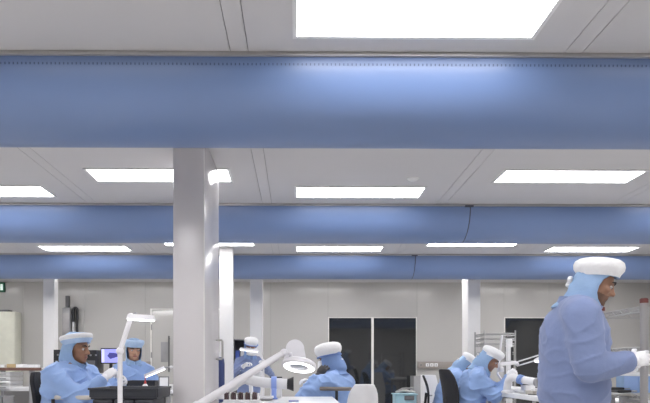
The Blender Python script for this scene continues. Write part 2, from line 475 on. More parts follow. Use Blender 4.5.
def hand_mesh(name, wrist, d, palm_n, side, curl, m, root, vox=0.0042, cuff=True):
    """hand from the wrist along d; palm_n: out of the palm; side +1 puts the thumb on x"""
    f = d.normalized(); x = (palm_n.cross(f)).normalized(); n = f.cross(x).normalized() if False else palm_n - f * palm_n.dot(f)
    n.normalize(); x = f.cross(n).normalized() * side
    b = MB()
    if cuff: b.cap(wrist - f * 0.05, wrist + f * 0.01, 0.040, 0.031)
    pc = wrist + f * 0.055
    rot = Matrix((x, f, n)).transposed()
    b.ell(pc, (0.043, 0.056, 0.020), rot); b.ell(pc + f * 0.02, (0.043, 0.036, 0.018), rot)
    b.ell(wrist + f * 0.03 + x * 0.024 + n * 0.008, (0.02, 0.032, 0.018), rot)
    base = [(0.032, 0.088, 0.040, 0.026, 0.020), (0.0105, 0.094, 0.044, 0.029, 0.022), (-0.0115, 0.090, 0.041, 0.027, 0.021), (-0.032, 0.080, 0.032, 0.021, 0.018)]
    for i, (bx, bf, l1, l2, l3) in enumerate(base):
        p = wrist + x * bx + f * bf
        ang = curl * (0.8 + 0.12 * i); dirv = (f + x * bx * 1.6).normalized(); a = ang * 0.6
        r = 0.0092 - (0.001 if i == 3 else 0)
        b.cap(p - f * 0.02, p, r * 1.15, r * 1.1, 8)
        for L, da in ((l1, ang * 0.9), (l2, ang * 0.7), (l3, 0)):
            v = dirv * math.cos(a) + n * math.sin(a)
            q = p + v * L; b.cap(p, q, r, r * 0.92, 8); p = q; r *= 0.93; a += da
    p = wrist + f * 0.035 + x * 0.036 + n * 0.008
    v1 = (f * 0.72 + x * 0.62 + n * (0.25 + 0.4 * min(curl, 1))).normalized()
    q = p + v1 * 0.036; b.cap(p, q, 0.0125, 0.0105, 8)
    v2 = (f * 0.95 + x * (0.25 - 0.4 * min(curl, 1)) + n * (0.2 + 0.5 * min(curl, 1))).normalized()
    b.cap(q, q + v2 * 0.030, 0.0105, 0.009, 8)
    me = remesh(b, name, vox, 2); me.materials.append(m)
    o = bpy.data.objects.new(name, me); C.objects.link(o); o.parent = root
    return o

def person(label, loc, face, hip_z, lean=12, side_lean=0, hp=10, hy=0, hr=0, hands=None, seated=True, suit='coverall',
           hood='hood', cap='cap', cap_rim=None, cap_r=0.145, skin='skin', gloves=('glove', 'glove'), hints=None, curls=(0.9, 0.9), palm=None,
           bulk=1.0, vox=0.009, strap=False, mask=False, stubble=False, knees=None, tors=0.50, cap_tilt=0, z0=0.0, wr=1.0, cap_h=1.0, cover=1.0, nlean=None, ext=1.0):
    """local frame: x right, y forward, z up; face = heading of local +y, degrees anticlockwise from room +y"""
    root = empty('person', (loc[0], loc[1], z0), R(face)); tag(root, label, 'person', 'cleanroom workers')
    V = Vector
    pel = V((0, 0, hip_z)); up = V((math.sin(R(side_lean)), math.sin(R(lean)), math.cos(R(lean)))).normalized()
    up0 = (up * 0.6 + V((0, 0, 1)) * 0.4).normalized()
    sr, sf, _ = frame3(up, V((0, 1, 0)))
    mid = pel + up0 * tors * 0.45
    nb = mid + (up * 1.1 - up0 * 0.1).normalized() * tors * 0.55
    nl = lean * 0.9 if nlean is None else nlean
    nk = V((0, math.sin(R(nl)), math.cos(R(nl))))
    he = Euler((R(-hp), R(hr), R(hy)), 'YXZ').to_matrix()
    hr_, hf, hu = he @ V((1, 0, 0)), he @ V((0, 1, 0)), he @ V((0, 0, 1))
    hc = nb + nk * 0.075 + hu * 0.095 + hf * 0.012
    def Hd(a, b, c): return hc + hr_ * a + hf * b + hu * c
    rotH = Matrix((hr_, hf, hu)).transposed()
    B = MB(); k = bulk
    # trunk
    def at(t):
        if t < 0.45: return pel + up0 * tors * t
        return mid.lerp(nb, (t - 0.45) / 0.55)
    ax = V((1, 0, 0))
    tr = [(-0.20, .145, .12), (-0.08, .185, .15), (0.05, .20, .158), (0.25, .195, .152), (0.45, .20, .150), (0.65, .212, .150), (0.80, .205, .138), (0.92, .165, .112), (1.0, .11, .088), (1.09, .075, .074)]
    B.loft([(at(t), sr, sf, rx * k, ry * k) for t, rx, ry in tr])
    B.ell(at(0.70) - sf * 0.035, (.165 * k, .125 * k, .17), Matrix((sr, sf, up)).transposed())
    B.cap(nb - up * 0.02, hc - hu * 0.05, 0.062, 0.058)
    # head
    B.ell(Hd(0, -0.010, 0.030), (.076, .096, .088), rotH)
    B.ell(Hd(0, 0.022, -0.030), (.064, .070, .080), rotH)
    B.ell(Hd(0, 0.045, -0.078), (.042, .044, .036), rotH)
    B.ell(Hd(0, 0.074, -0.098), (.020, .018, .017), rotH)
    B.cap(Hd(0, 0.086, 0.014), Hd(0, 0.111, -0.030), 0.0095, 0.0135, 10)
    for s in (-1, 1):
        B.ell(Hd(s * 0.011, 0.101, -0.034), (.010, .012, .008), rotH)
        B.cap(Hd(s * 0.012, 0.083, 0.022), Hd(s * 0.045, 0.068, 0.022), 0.013, 0.011, 10)
        B.ell(Hd(s * 0.042, 0.062, -0.022), (.021, .024, .020), rotH)
    B.cap(Hd(-0.020, 0.084, -0.064), Hd(0.020, 0.084, -0.064), 0.0095, 0.0095, 10)
    # arms
    hands = hands or {}
    glove_spec = []
    for i, s in enumerate((-1, 1)):
        sh = at(0.86) + sr * s * 0.185 * k
        tgt = V(hands['L' if s < 0 else 'R'])
        hint = V((hints or {}).get('L' if s < 0 else 'R', (s * 0.7, -0.4, -0.8)))
        el, wr_ = ik(sh, tgt, 0.29, 0.265, hint)
        B.cap(at(0.90) + sr * s * 0.06, sh, 0.095 * k, 0.085 * k); B.cap(sh, el, 0.083 * k, 0.067 * k)
        B.cap(el, el.lerp(wr_, 0.85), 0.066 * k, 0.051 * k); B.cap(el.lerp(wr_, 0.5), wr_, 0.052, 0.033)
        B.cap(sh - up * 0.10, at(0.55) + sr * s * 0.15 * k, 0.07 * k, 0.06 * k)
        glove_spec.append((wr_, (wr_ - el).normalized(), s, i))
    # legs
    for s in (-1, 1):
        hip = pel + V((s * 0.095, 0, -0.02))
        if seated:
            kn = V((s * 0.13, 0.43, hip_z + 0.01)) if not knees else V((s * 0.13, knees[0], knees[1]))
            an = V((s * 0.13, kn.y - 0.03, 0.10))
        else:
            kn = V((s * 0.11, 0.04, hip_z * 0.52)); an = V((s * 0.12, -0.02, 0.10))
        B.cap(hip, kn, 0.112 * k, 0.085 * k); B.cap(kn, an, 0.083 * k, 0.062 * k)
        B.cap(an + V((0, -0.03, -0.055)), an + V((0, 0.15, -0.065)), 0.045, 0.035)
    me = remesh(B, 'body', vox, 4)
    bm = bmesh.new(); bm.from_mesh(me); bm.normal_update()
    low = [v for v in bm.verts if (v.co - hc).dot(hu) < -0.13 or (v.co - hc).length > 0.19]
    for _ in range(26): bmesh.ops.smooth_vert(bm, verts=low, factor=0.5, use_axis_x=True, use_axis_y=True, use_axis_z=True)
    bm.normal_update()
    for v in bm.verts:
        h = v.co - hc; loc_h = V((h.dot(hr_), h.dot(hf), h.dot(hu)))
        if loc_h.length < 0.17 and loc_h.z > -0.12: continue
        p = v.co
        n1 = noise.noise(p * 7.0 + V((3, 1, 7))); n2 = noise.noise(V((p.x * 10, p.y * 10, p.z * 24)) + V((9, 2, 4)))
        wp = p + V((n1, n2, n1)) * 0.03
        n3 = 1 - abs(noise.noise(V((wp.x * 5 + wp.z * 6, wp.y * 6 - wp.z * 5, wp.z * 7 + wp.x * 4))))
        v.co += v.normal * wr * (0.007 * n1 + 0.003 * n2 + 0.014 * (n3 ** 7) - 0.003)
    sk, st, lp = [], [], []
    for f in bm.faces:
        h = f.calc_center_median() - hc; l = V((h.dot(hr_), h.dot(hf), h.dot(hu)))
        if l.length < 0.165 and l.z > -0.125 and l.y > (0.0 if l.z < -0.07 else -0.2):
            f.material_index = 1
            if l.y > 0.078 and abs(l.x) < 0.022 and -0.073 < l.z < -0.056: f.material_index = 3
            elif stubble and l.z < -0.05: f.material_index = 2
    bm.to_mesh(me); bm.free()
    for mm in (suit, skin, 'stubble', 'lips'): me.materials.append(M[mm])
    o = bpy.data.objects.new('body', me); C.objects.link(o); o.parent = root
    # eyes, brows
    for s in (-1, 1):
        e = MB().ell(Hd(s * 0.033, 0.076, 0.001), (.0125, .0125, .0095), rotH, 10).build('eye', M['eye'], root)
        MB().ell(Hd(s * 0.033, 0.0855, -0.001), (.0058, .004, .0058), rotH, 10).build('iris', M['iris'], e)
        MB().tube([Hd(s * 0.014, 0.096, 0.026), Hd(s * 0.034, 0.092, 0.032), Hd(s * 0.054, 0.074, 0.026)], [.0045, .0055, .003], 6).build('eyebrow', M['hair'], root)
    if mask:
        mm = MB(); g = []
        for i in range(9):
            v = i / 8; z = 0.0 - 0.115 * v; row = []
            for j in range(11):
                a = R(-68 + 136 * j / 10); bul = 1 + 0.12 * math.sin(math.pi * v) * math.cos(a)
                row.append(mm.bm.verts.new(Hd(0.083 * math.sin(a) * bul, 0.012 + 0.103 * math.cos(a) * bul, z)))
            g.append(row)
        for i in range(8):
            for j in range(10): mm.bm.faces.new((g[i][j], g[i][j + 1], g[i + 1][j + 1], g[i + 1][j]))
        ob = mm.build('face_mask', M['mask'], root); sd = ob.modifiers.new('s', 'SOLIDIFY'); sd.thickness = 0.003
    # hood
    rows = [(.136, .02, .025, -.008, 0), (.130, .05, .065, -.008, 0), (.105, .078, .097, -.008, 0), (.065, .087, .110, -.010, 0), (.052, .088, .110, -.010, 62 * cover), (.02, .089, .108, -.010, 74 * cover),
            (-.02, .088, .104, -.010, 78 * cover), (-.06, .086, .099, -.010, 75 * cover), (-.09, .084, .096, -.006, 66 * cover), (-.115, .082, .096, -.002, 46 * cover), (-.135, .082, .096, .004, 6), (-.152, .086, .098, 0, 0), (-.172, .092, .102, -.006, 0), (-.195, .105, .110, -.010, 0), (-.215, .115, .115, -.012, 0)]
    hm = MB(); g = []
    nU = 40
    for (u, rx, ry, cf, gapd) in rows:
        row = []
        bl = min(max((-u - 0.10) / 0.13, 0), 1)
        cen = Hd(0, cf, u).lerp(nb + up * (0.055 + (u + 0.155)) + sf * cf, bl)
        rx_ = hr_.lerp(sr, bl).normalized(); fx_ = hf.lerp(sf, bl).normalized()
        for j in range(nU + 1):
            a = R(gapd) + (2 * math.pi - 2 * R(gapd)) * j / nU
            p = cen + rx_ * rx * math.sin(a) * (1 + 0 * k) + fx_ * ry * math.cos(a)
            if u < 0.03: p = p - fx_ * max(0, -math.cos(a)) * ext * 0.045 * min((0.03 - u) / 0.12, 1.0) * (1.0 if u > -0.12 else max(0.35, 1 - (-0.12 - u) / 0.1))
            wv = noise.noise(p * 16) * 0.005 + noise.noise(V((p.x * 9, p.y * 9, p.z * 34))) * 0.004
            p = p + (p - cen).normalized() * wv * (1 if u < 0.1 else 0.4)
            row.append(hm.bm.verts.new(p))
        g.append(row)
    for i in range(len(g) - 1):
        for j in range(nU): hm.bm.faces.new((g[i][j], g[i][j + 1], g[i + 1][j + 1], g[i + 1][j]))
    ho = hm.build('hood', M[hood], root)
    sd = ho.modifiers.new('s', 'SOLIDIFY'); sd.thickness = 0.004; sd.offset = 1
    # stand collar of the coverall
    cl = MB(); g2 = []
    for (h_, rr, rf) in ((-.05, .118, .108), (-.015, .108, .104), (.018, .100, .104), (.034, .098, .104), (.032, .090, .096), (.0, .092, .098)):
        g2.append([cl.bm.verts.new(nb + (nk + up).normalized() * h_ + sr * rr * k ** .5 * math.sin(2 * math.pi * j / 32) + sf * (0.012 + rf * k ** .5 * math.cos(2 * math.pi * j / 32)) + up * (-.03 * math.cos(2 * math.pi * j / 32))) for j in range(32)])
    for a_, b_ in zip(g2, g2[1:]):
        for j in range(32): cl.bm.faces.new((a_[j], a_[(j + 1) % 32], b_[(j + 1) % 32], b_[j]))
    cl.build('collar', M[suit], root)
    # back knot of the hood
    kb = MB()
    for q in range(5):
        kb.ell(Hd(random.uniform(-.03, .03), -0.128 + random.uniform(-.01, .008), -0.015 + q * -0.010), (.020, .016, .012), rotH, 10)
    kb.build('tie_knot', M['cap'], ho)
    # bouffant cap
    ct = Matrix.Translation(Hd(0, -0.004, 0.045)) @ rotH.to_4x4() @ Matrix.Rotation(R(cap_tilt), 4, 'X')
    r = cap_r; ch = cap_h
    cb = MB()
    cb.lathe([(.094, -.006 * ch), (.104, -.008 * ch), (r * .86, .008 * ch), (r * .98, .03 * ch), (r, .052 * ch), (r * .95, .074 * ch), (r * .80, .088 * ch), (r * .55, .096 * ch), (r * .25, .099 * ch), (0, .10 * ch)], 56, ct, 0.95, 1.06, 0.012, 23)
    co = cb.build('bouffant_cap', M[cap], root)
    if cap_rim:
        rb = MB(); rb.lathe([(r * .86, .004), (r * 1.0, .020), (r * 1.035, .044), (r * .97, .058), (r * .93, .05), (r * .93, .02)], 56, ct @ Matrix.Translation((0, 0, .012)), 0.95, 1.06, 0.012, 23)
        rb.build('cap_rim', M[cap_rim], co)
    if strap:
        sb = MB(); pts = [ct @ V((0.103 * math.sin(a), 0.121 * math.cos(a), -0.008)) for a in [2 * math.pi * i / 32 for i in range(33)]]
        sb.tube(pts, 0.008, 6, False).build('elastic_band', M['strap'], co)
    # gloves
    for (wr_, d, s, i) in glove_spec:
        pn = V((palm or {}).get('L' if s < 0 else 'R', (0, 0, -1)))
        hand_mesh('glove', wr_, d, pn, -1 if s < 0 else 1, curls[i], M[gloves[i]], root)
        cf = MB(); cf.tube([wr_ - d * 0.045, wr_ - d * 0.03, wr_ - d * 0.006], [0.050, 0.053, 0.045], 16, True)
        cf.build('cuff', M[suit], root)
    return root

# standing man, right foreground (faces right)
pm = P(573, 403, 3.55)
person('standing worker in blue coverall and white cap reaching right beside the wire rack', (pm.x, 3.55), -106, 0.83, lean=2, nlean=50, hp=22, hy=0, hr=0,
       hands={'R': (0.17, 0.265, 1.04), 'L': (-0.16, 0.27, 1.02)}, hints={'R': (0.35, -0.1, -1), 'L': (-0.5, -0.2, -1)},
       seated=False, suit='coverall', hood='hood', cap='cap', skin='skin', stubble=True, curls=(0.9, 0.5), bulk=1.26, vox=0.0085, tors=0.52, cap_r=0.128, cap_tilt=16, wr=0.5, ext=0.45,
       palm={'R': (-1, 0, -0.2), 'L': (1, 0, -0.2)})

# seated man at left
pl = P(67, 403, 5.2)
person('seated worker at left in blue coverall holding up a white gloved hand', (pl.x, 5.2), -106, 0.50, lean=6, nlean=25, hp=5, hy=4,
       hands={'R': (0.06, 0.39, 0.915), 'L': (-0.14, 0.42, 0.86)}, hints={'R': (0.7, -0.3, -1), 'L': (-0.6, -0.3, -1)},
       suit='coverall_b', hood='hood', cap='cap_blue', cap_rim='cap', skin='skin', curls=(1.2, 1.3), bulk=1.22, wr=1.3, cap_r=0.125, palm={'R': (-1, 0.2, 0.1), 'L': (1, 0, 0)}, cap_h=0.85, cap_tilt=13)

# woman at the rear left, facing the lens
pw = P(134, 403, 7.35)
person('seated worker in pale blue hood looking this way behind the tall task lamp', (pw.x - 0.04, 7.42), -153, 0.55, lean=8, hp=8, hy=-2,
       hands={'R': (0.16, 0.36, 0.80), 'L': (-0.14, 0.36, 0.80)}, suit='coverall_b', hood='hood', cap='cap_blue', cap_rim='cap_blue', skin='skin_l', bulk=0.92, cap_r=0.122, vox=0.0095, cap_h=0.8)

# far worker beyond the big column
pf = P(248.5, 403, 9.7)
person('distant standing worker with a small cap beside the far slim column', (pf.x, 9.7), 195, 0.72, lean=16, hp=16, hy=10, seated=False,
       hands={'R': (0.15, 0.34, 1.02), 'L': (-0.2, 0.34, 1.05)}, suit='coverall', hood='hood_deep', cap='cap', cap_r=0.112, mask=True, bulk=0.85, vox=0.011, tors=0.46, strap=True)

# centre worker, back half turned, facing left
pc = P(340, 403, 6.0)
person('hunched worker seen from behind at the ring lamp table, white puffy cap', (pc.x + 0.03, 6.0), 60, 0.43, lean=12, nlean=30, hp=8, hy=2,
       hands={'L': (-0.20, 0.17, 0.925), 'R': (0.10, 0.40, 0.84)}, hints={'L': (-0.2, 1, -0.7), 'R': (0.9, 0.1, -0.6)},
       suit='coverall_b', hood='hood_deep', cap='cap', gloves=('glove_dark', 'glove'), curls=(1.3, 0.8), bulk=1.1, cap_r=0.13, strap=True, cap_tilt=-3, palm={'L': (1, 0, 0.3)}, mask=True, ext=1.5, cap_h=1.25, cover=0.75)

# right pair
pb = P(472, 403, 7.0)
person('seated worker bending over white gloved hands at the right table', (pb.x - 0.05, 7.0), -106, 0.48, lean=18, nlean=40, hp=32, hy=-2,
       hands={'R': (0.10, 0.44, 0.885), 'L': (-0.10, 0.46, 0.90)}, hints={'R': (0.15, -0.3, -1), 'L': (-0.6, -0.3, -1)},
       suit='coverall_b', hood='hood', cap='cap', skin='skin', bulk=1.1, wr=1.4, cap_r=0.12, curls=(1.2, 1.2), tors=0.50, palm={'R': (-1, 0, -.3), 'L': (1, 0, -.3)}, cap_tilt=4)
pa = P(455, 403, 8.5)
person('seated worker leaning forward, half hidden behind the bending worker', (pa.x - 0.13, 8.5), -102, 0.46, lean=22, nlean=45, hp=40, hy=8,
       hands={'R': (0.12, 0.42, 0.86), 'L': (-0.12, 0.42, 0.86)}, suit='coverall_b', hood='hood', cap='cap', skin='skin', bulk=1.2, cap_r=0.12, vox=0.0105, tors=0.50, cap_tilt=4)

# ------------------------------------------------------------------ chairs
def chair(label, loc, face, bm_, seat_z=0.44, back=(0.50, 1.0), bw=0.21, arms=None, arm_z=0.68, curve=0.05, thin=0.035, arm_y=0.0):
    """office chair, local +y = the way the sitter faces"""
    o = empty('office_chair', (loc[0], loc[1], 0), R(face)); tag(o, label, 'chair', 'work chairs')
    m = MB(); m.box((-0.23, -0.22, seat_z - 0.07), (0.23, 0.22, seat_z), 0.03, 3); m.build('seat', bm_, o)
    m = MB(); g = []; n1, n2 = 10, 10
    lo, hi = back
    for i in range(n1 + 1):
        v = i / n1; z = lo + (hi - lo) * v; row = []
        ww = bw * (0.80 + 0.20 * math.sin(math.pi * min(v * 0.9 + 0.1, 1))) * (1 - 0.30 * max(0, (v - 0.75) / 0.25) ** 2) * (1 - 0.15 * max(0, (0.2 - v) / 0.2) ** 2)
        for j in range(n2 + 1):
            u = -1 + 2 * j / n2
            row.append(m.bm.verts.new((ww * u, -0.25 - 0.07 * v + curve * u * u + 0.03 * math.sin(math.pi * v), z)))
        g.append(row)
    for i in range(n1):
        for j in range(n2): m.bm.faces.new((g[i][j], g[i][j + 1], g[i + 1][j + 1], g[i + 1][j]))
    b = m.build('backrest', bm_, o)
    s = b.modifiers.new('s', 'SOLIDIFY'); s.thickness = thin; s.offset = 0
    bv = b.modifiers.new('b', 'BEVEL'); bv.width = thin * 0.35; bv.segments = 2
    MB().tube([(0, -0.16, seat_z - 0.05), (0, -0.29, seat_z - 0.04), (0, -0.30, seat_z + 0.06), (0, -0.27, lo + 0.16)], 0.018, 8).build('back_bracket', M['black'], o)
    MB().tube([(0, 0, 0.1), (0, 0, seat_z - 0.06)], 0.028, 12).build('gas_column', M['steel'], o)
    for q in range(5):
        a = R(72 * q + 18)
        lg = MB().tube([(0, 0, 0.11), (0.29 * math.cos(a), 0.29 * math.sin(a), 0.075)], [0.026, 0.018], 8).build('leg', M['black'], o)
        mt = Matrix.Translation((0.29 * math.cos(a), 0.29 * math.sin(a), 0.03)) @ Matrix.Rotation(a, 4, 'Z') @ Matrix.Rotation(R(90), 4, 'X')
        MB().lathe([(0, -0.018), (0.028, -0.018), (0.03, 0), (0.028, 0.018), (0, 0.018)], 14, mt).build('caster', M['black'], lg)
    if arms:
        for s in (-1, 1):
            MB().box((s * 0.29 - 0.035, -0.14 + arm_y, arm_z), (s * 0.29 + 0.035, 0.16 + arm_y, arm_z + 0.035), 0.014, 3).build('armrest', arms, o)
            MB().tube([(s * 0.20, 0.0, seat_z - 0.03), (s * 0.29, 0.0, seat_z - 0.03), (s * 0.295, 0.0, seat_z + 0.03), (s * 0.295, 0.0, arm_z + 0.005)], 0.014, 8).build('arm_support', M['black'], o)
    return o
chair('black chair behind the seated man at left with pale grey armrests', (pl.x + 0.04, 5.2), -98, M['black_cloth'], back=(0.56, 0.965), arms=M['beige'], arm_z=0.75, bw=0.22, arm_y=0.16, seat_z=0.365)
chair('black chair with taupe armrests under the hunched worker at centre', (pc.x + 0.04, 6.0), 72, M['black_cloth'], back=(0.54, 0.80), arms=M['taupe'], arm_z=0.79, seat_z=0.31)
chair('black chair with a tall upright back under the bending worker', (pb.x - 0.05, 7.0), -80, M['black_cloth'], back=(0.52, 0.985), bw=0.20, seat_z=0.35)
chair('thin black chair behind the half hidden leaning worker', (pa.x - 0.13, 8.45), -103, M['black_cloth'], back=(0.5, 0.90), thin=0.02, curve=0.01, seat_z=0.33)
chair('rack worker stool', (pw.x - 0.02, 7.44), -153, M['black_cloth'], back=(0.52, 0.80), seat_z=0.42)['label'] = 'low black chair under the worker behind the tall lamp'
wx = P(362.5, 403, 5.15)
chair('empty chair with a rounded white back in front of the dark windows', (wx.x - 0.03, 5.45), 10, M['white_p'], back=(0.46, 0.865), bw=0.135, curve=0.05, thin=0.03)

# ------------------------------------------------------------------ furniture
def table(name, label, cat, x0, x1, y0, y1, z, top, thick=0.035, leg=M['grey'], shelf=False, group='work tables', lw=0.02, rz=0.0):
    cx, cy = (x0 + x1) / 2, (y0 + y1) / 2
    o = empty(name, (cx, cy, 0), rz); tag(o, label, cat, group)
    hx, hy = (x1 - x0) / 2, (y1 - y0) / 2
    MB().box((-hx, -hy, z - thick), (hx, hy, z), 0.006, 2).build('table_top', top, o)
    for sx in (-1, 1):
        for sy in (-1, 1):
            c = Vector((sx * (hx - 0.05), sy * (hy - 0.05), 0))
            MB().box(c + Vector((-lw, -lw, 0)), c + Vector((lw, lw, z - thick)), 0.004, 1).build('leg', leg, o)
    for sy in (-1, 1):
        MB().box((-hx + 0.05, sy * (hy - 0.047) - 0.012, z - thick - 0.05), (hx - 0.05, sy * (hy - 0.047) + 0.012, z - thick)).build('apron', leg, o)
    return o

# centre table
tcx0, tcx1 = P(226, 0, 5.0).x, P(343, 0, 5.0).x
TCZ = 0.742
table('work_table', 'white work table under the ring lamp at centre', 'table', tcx0, tcx1 - 0.05, 4.58, 5.6, TCZ, M['bench_w'])
# right table
TRZ = 0.735
table('work_table', 'long white work table between the bending worker and the standing man', 'table', 2.22, 3.05, 4.9, 7.35, TRZ, M['bench_w'], thick=0.045)
table('work_table', 'pale work table in front of the half hidden leaning worker', 'table', 2.32, 3.1, 7.9, 9.2, 0.74, M['bench_w'])
# woman's table
TWZ = 0.765
table('work_table', 'pale work table before the worker looking this way', 'table', P(108, 0, 6.8).x, P(178, 0, 6.8).x, 6.5, 7.12, TWZ, M['bench_w'])
# left rear instrument bench
LBZ = 0.93
table('side_bench', 'beige side bench carrying the monitor behind the seated man', 'bench', P(50, 0, 8.3).x, P(125, 0, 8.3).x, 8.0, 8.65, LBZ, M['beige'])

# black cart in the left foreground
cx0, cx1 = P(91, 0, 4.12).x, P(169, 0, 4.5).x
cart = empty('equipment_cart', ((cx0 + cx1) / 2, 4.31, 0)); tag(cart, 'black plastic equipment cart beside the big column', 'cart')
hw, hd, cz = (cx1 - cx0) / 2, 0.20, 0.868
for zz in (cz - 0.075, 0.30):
    tr = MB(); tr.box((-hw, -hd, zz), (hw, hd, zz + 0.02), 0.004)
    for sy in (-1, 1): tr.box((-hw, sy * hd - 0.009, zz + 0.012), (hw, sy * hd + 0.009, zz + 0.075), 0.004)
    for sx in (-1, 1): tr.box((sx * hw - 0.009, -hd, zz + 0.012), (sx * hw + 0.009, hd, zz + 0.075), 0.004)
    tr.build('tray', M['black_esd'], cart)
    rm = MB()
    rm.box((-hw - 0.014, -hd - 0.016, zz + 0.062), (hw + 0.014, -hd - 0.006, zz + 0.076), 0.003); rm.box((-hw - 0.014, hd + 0.006, zz + 0.062), (hw + 0.014, hd + 0.016, zz + 0.076), 0.003)
    rm.build('rim', M['black_esd'], cart)
for sx in (-1, 1):
    for sy in (-1, 1):
        lg = MB().box((sx * (hw - 0.04) - 0.02, sy * (hd - 0.03) - 0.02, 0.09), (sx * (hw - 0.04) + 0.02, sy * (hd - 0.03) + 0.02, cz - 0.075), 0.004).build('leg', M['dgrey'], cart)
        mt = Matrix.Translation((sx * (hw - 0.04), sy * (hd - 0.03), 0.045)) @ Matrix.Rotation(R(90), 4, 'X')
        MB().lathe([(0, -0.016), (0.042, -0.016), (0.045, 0), (0.042, 0.016), (0, 0.016)], 16, mt).build('caster', M['black'], lg)
for q in range(3):
    dw = (2 * hw - 0.02) / 3; xq = -hw + 0.01 + q * dw
    MB().box((xq + .004, -hd - 0.004, cz - 0.30), (xq + dw - .004, -hd + 0.30, cz - 0.078), 0.006).build('drawer', M['black_esd'], cart)
# things on the cart / woman's table
def box_thing(name, label, cat, p, size, m, rz=0.0, bev=0.004, group=None, extra=None):
    o = empty(name, p, rz); tag(o, label, cat, group)
    MB().box((-size[0] / 2, -size[1] / 2, 0), (size[0] / 2, size[1] / 2, size[2]), bev).build('body', m, o)
    if extra: extra(o, size)
    return o
def tray_thing(name, label, cat, p, size, m, rz=0.0, group=None):
    o = empty(name, p, rz); tag(o, label, cat, group)
    a, b, h = size[0] / 2, size[1] / 2, size[2]; t = 0.008
    m1 = MB(); m1.box((-a, -b, 0), (a, b, t)); m1.box((-a, -b, 0), (-a + t, b, h)); m1.box((a - t, -b, 0), (a, b, h)); m1.box((-a, -b, 0), (a, -b + t, h)); m1.box((-a, b - t, 0), (a, b, h))
    m1.build('shell', m, o)
    r = MB(); r.box((-a - .01, -b - .01, h - .014), (a + .01, -b + .002, h), .003); r.box((-a - .01, b - .002, h - .014), (a + .01, b + .01, h), .003)
    r.box((-a - .01, -b, h - .014), (-a + .002, b, h), .003); r.box((a - .002, -b, h - .014), (a + .01, b, h), .003)
    r.build('rim', m, o)
    return o
q = P(141.5, 380, 6.65)
tray_thing('parts_tray', 'black parts tray on the table before the looking worker', 'tray', (q.x, 6.72, TWZ + 0.001), (0.30, 0.22, 0.10), M['black_esd'])
q = P(142, 388, 6.42)
bo = empty('squeeze_bottle', (q.x, 6.555, TWZ + 0.001)); tag(bo, 'white squeeze bottle with a red spout beside the black tray', 'bottle')
MB().lathe([(0, 0), (.026, 0), (.028, .01), (.028, .05), (.02, .062), (.012, .068), (0, .068)], 20).build('bottle_body', M['white_p'], bo)
MB().lathe([(.0, .066), (.013, .066), (.013, .085), (.006, .095), (.0035, .15), (0, .152)], 16).build('spout', M['red'], bo)
q = P(157, 390, 6.3)
sd = empty('stand_display', (q.x, 6.62, TWZ), R(8)); tag(sd, 'small grey framed stand tilted back right of the red bottle', 'display')
fm = MB(); fm.box((-.055, -.012, .0), (.055, .012, .145), .006); ff = fm.build('frame', M['dgrey'], sd); ff.rotation_euler = (R(-14), 0, R(0)); ff.location = (0, 0, 0.004)
fm = MB(); fm.box((-.043, -.0135, .014), (.043, -.0125, .13)); pp = fm.build('panel', M['white_p'], ff)
fm = MB(); fm.box((-.04, .0, 0), (.04, .06, .006), .002); fm.build('foot', M['dgrey'], sd)
q = P(168, 388, 6.7)
for k, (dx, dy, dz, rz) in enumerate(((0, 0, 0, 12), (-0.02, 0.03, 0.028, -10))):
    o = MB().box((-.07, -.05, 0), (.07, .05, .026), .008, 2).build('folded_wipe', M['paper']); o.location = (q.x + 0.03 + dx, 6.76 + dy, TWZ + 0.001 + dz); o.rotation_euler = (0, 0, R(rz))
    tag(o, ('lower white folded wipe on the table next to the big column', 'upper white folded wipe on the table next to the big column')[k], 'wipe', 'folded white wipes')

# desk lamps with a flat head
def arm_lamp(name, label, pts, head_c, head_dir, head_len, base, lit=True, rad=0.017, kind='bar', tilt=0.0, w=0.05, double=False):
    o = empty(name, base); tag(o, label, 'lamp', 'magnifier and task lamps')
    L = [Vector(p) - Vector(base) for p in pts]
    b = MB(); b.lathe([(0, 0), (.09, 0), (.09, .015), (.06, .03), (.025, .04), (.02, .05), (0, .05)], 24); b.build('base', M['lamp_white'], o)
    for i, (p, q) in enumerate(zip(L, L[1:])):
        m = MB()
        if double and i > 0:
            off = Vector((0, 0, 0.022)); m.tube([p + off, q + off], rad * .5, 8); m.tube([p - off, q - off], rad * .5, 8)
        else: m.tube([p, q], rad, 12)
        m.build('pole' if i == 0 else 'arm', M['lamp_white'], o)
        k = MB(); k.ell(q, (rad * 1.55, rad * 1.55, rad * 1.55), None, 14); k.build('joint', M['lamp_white'], o)
    hc = Vector(head_c) - Vector(base); d = Vector(head_dir).normalized(); sd_ = Vector((0, 0, 1)).cross(d).normalized(); up = d.cross(sd_).normalized()
    mt = Matrix.Translation(hc) @ Matrix((d, sd_, up)).transposed().to_4x4()
    m = MB(); n = 20
    out = []
    for k in range(n):
        a = 2 * math.pi * k / n; out.append((head_len / 2 * math.copysign(abs(math.cos(a)) ** 0.55, math.cos(a)), w * math.copysign(abs(math.sin(a)) ** 0.55, math.sin(a))))
    m.poly(out, lambda a, b2, t: mt @ Vector((a * (1 - 0.10 * (t > 0.01)), b2 * (1 - 0.25 * (t > 0.01)), t)), 0.03)
    hd_ = m.build('head', M['lamp_white'], o, False)
    m = MB(); m.poly([(a * .92, b2 * .86) for a, b2 in out], lambda a, b2, t: mt @ Vector((a, b2, -0.008 + t)), 0.0075)
    m.build('light_strip', M['led'] if lit else M['white_p'], hd_, False)
    m = MB(); m.tube([L[-1], L[-1].lerp(hc + up * 0.03, 0.5) + up * 0.015, hc + up * 0.028 - d * head_len * 0.15], rad * 0.8, 8); m.build('bracket', M['grey'], o)
    return o
LY = 4.0
p0, p1, p2 = P(120.5, 403, LY), P(120, 351, LY), P(131, 317, LY)
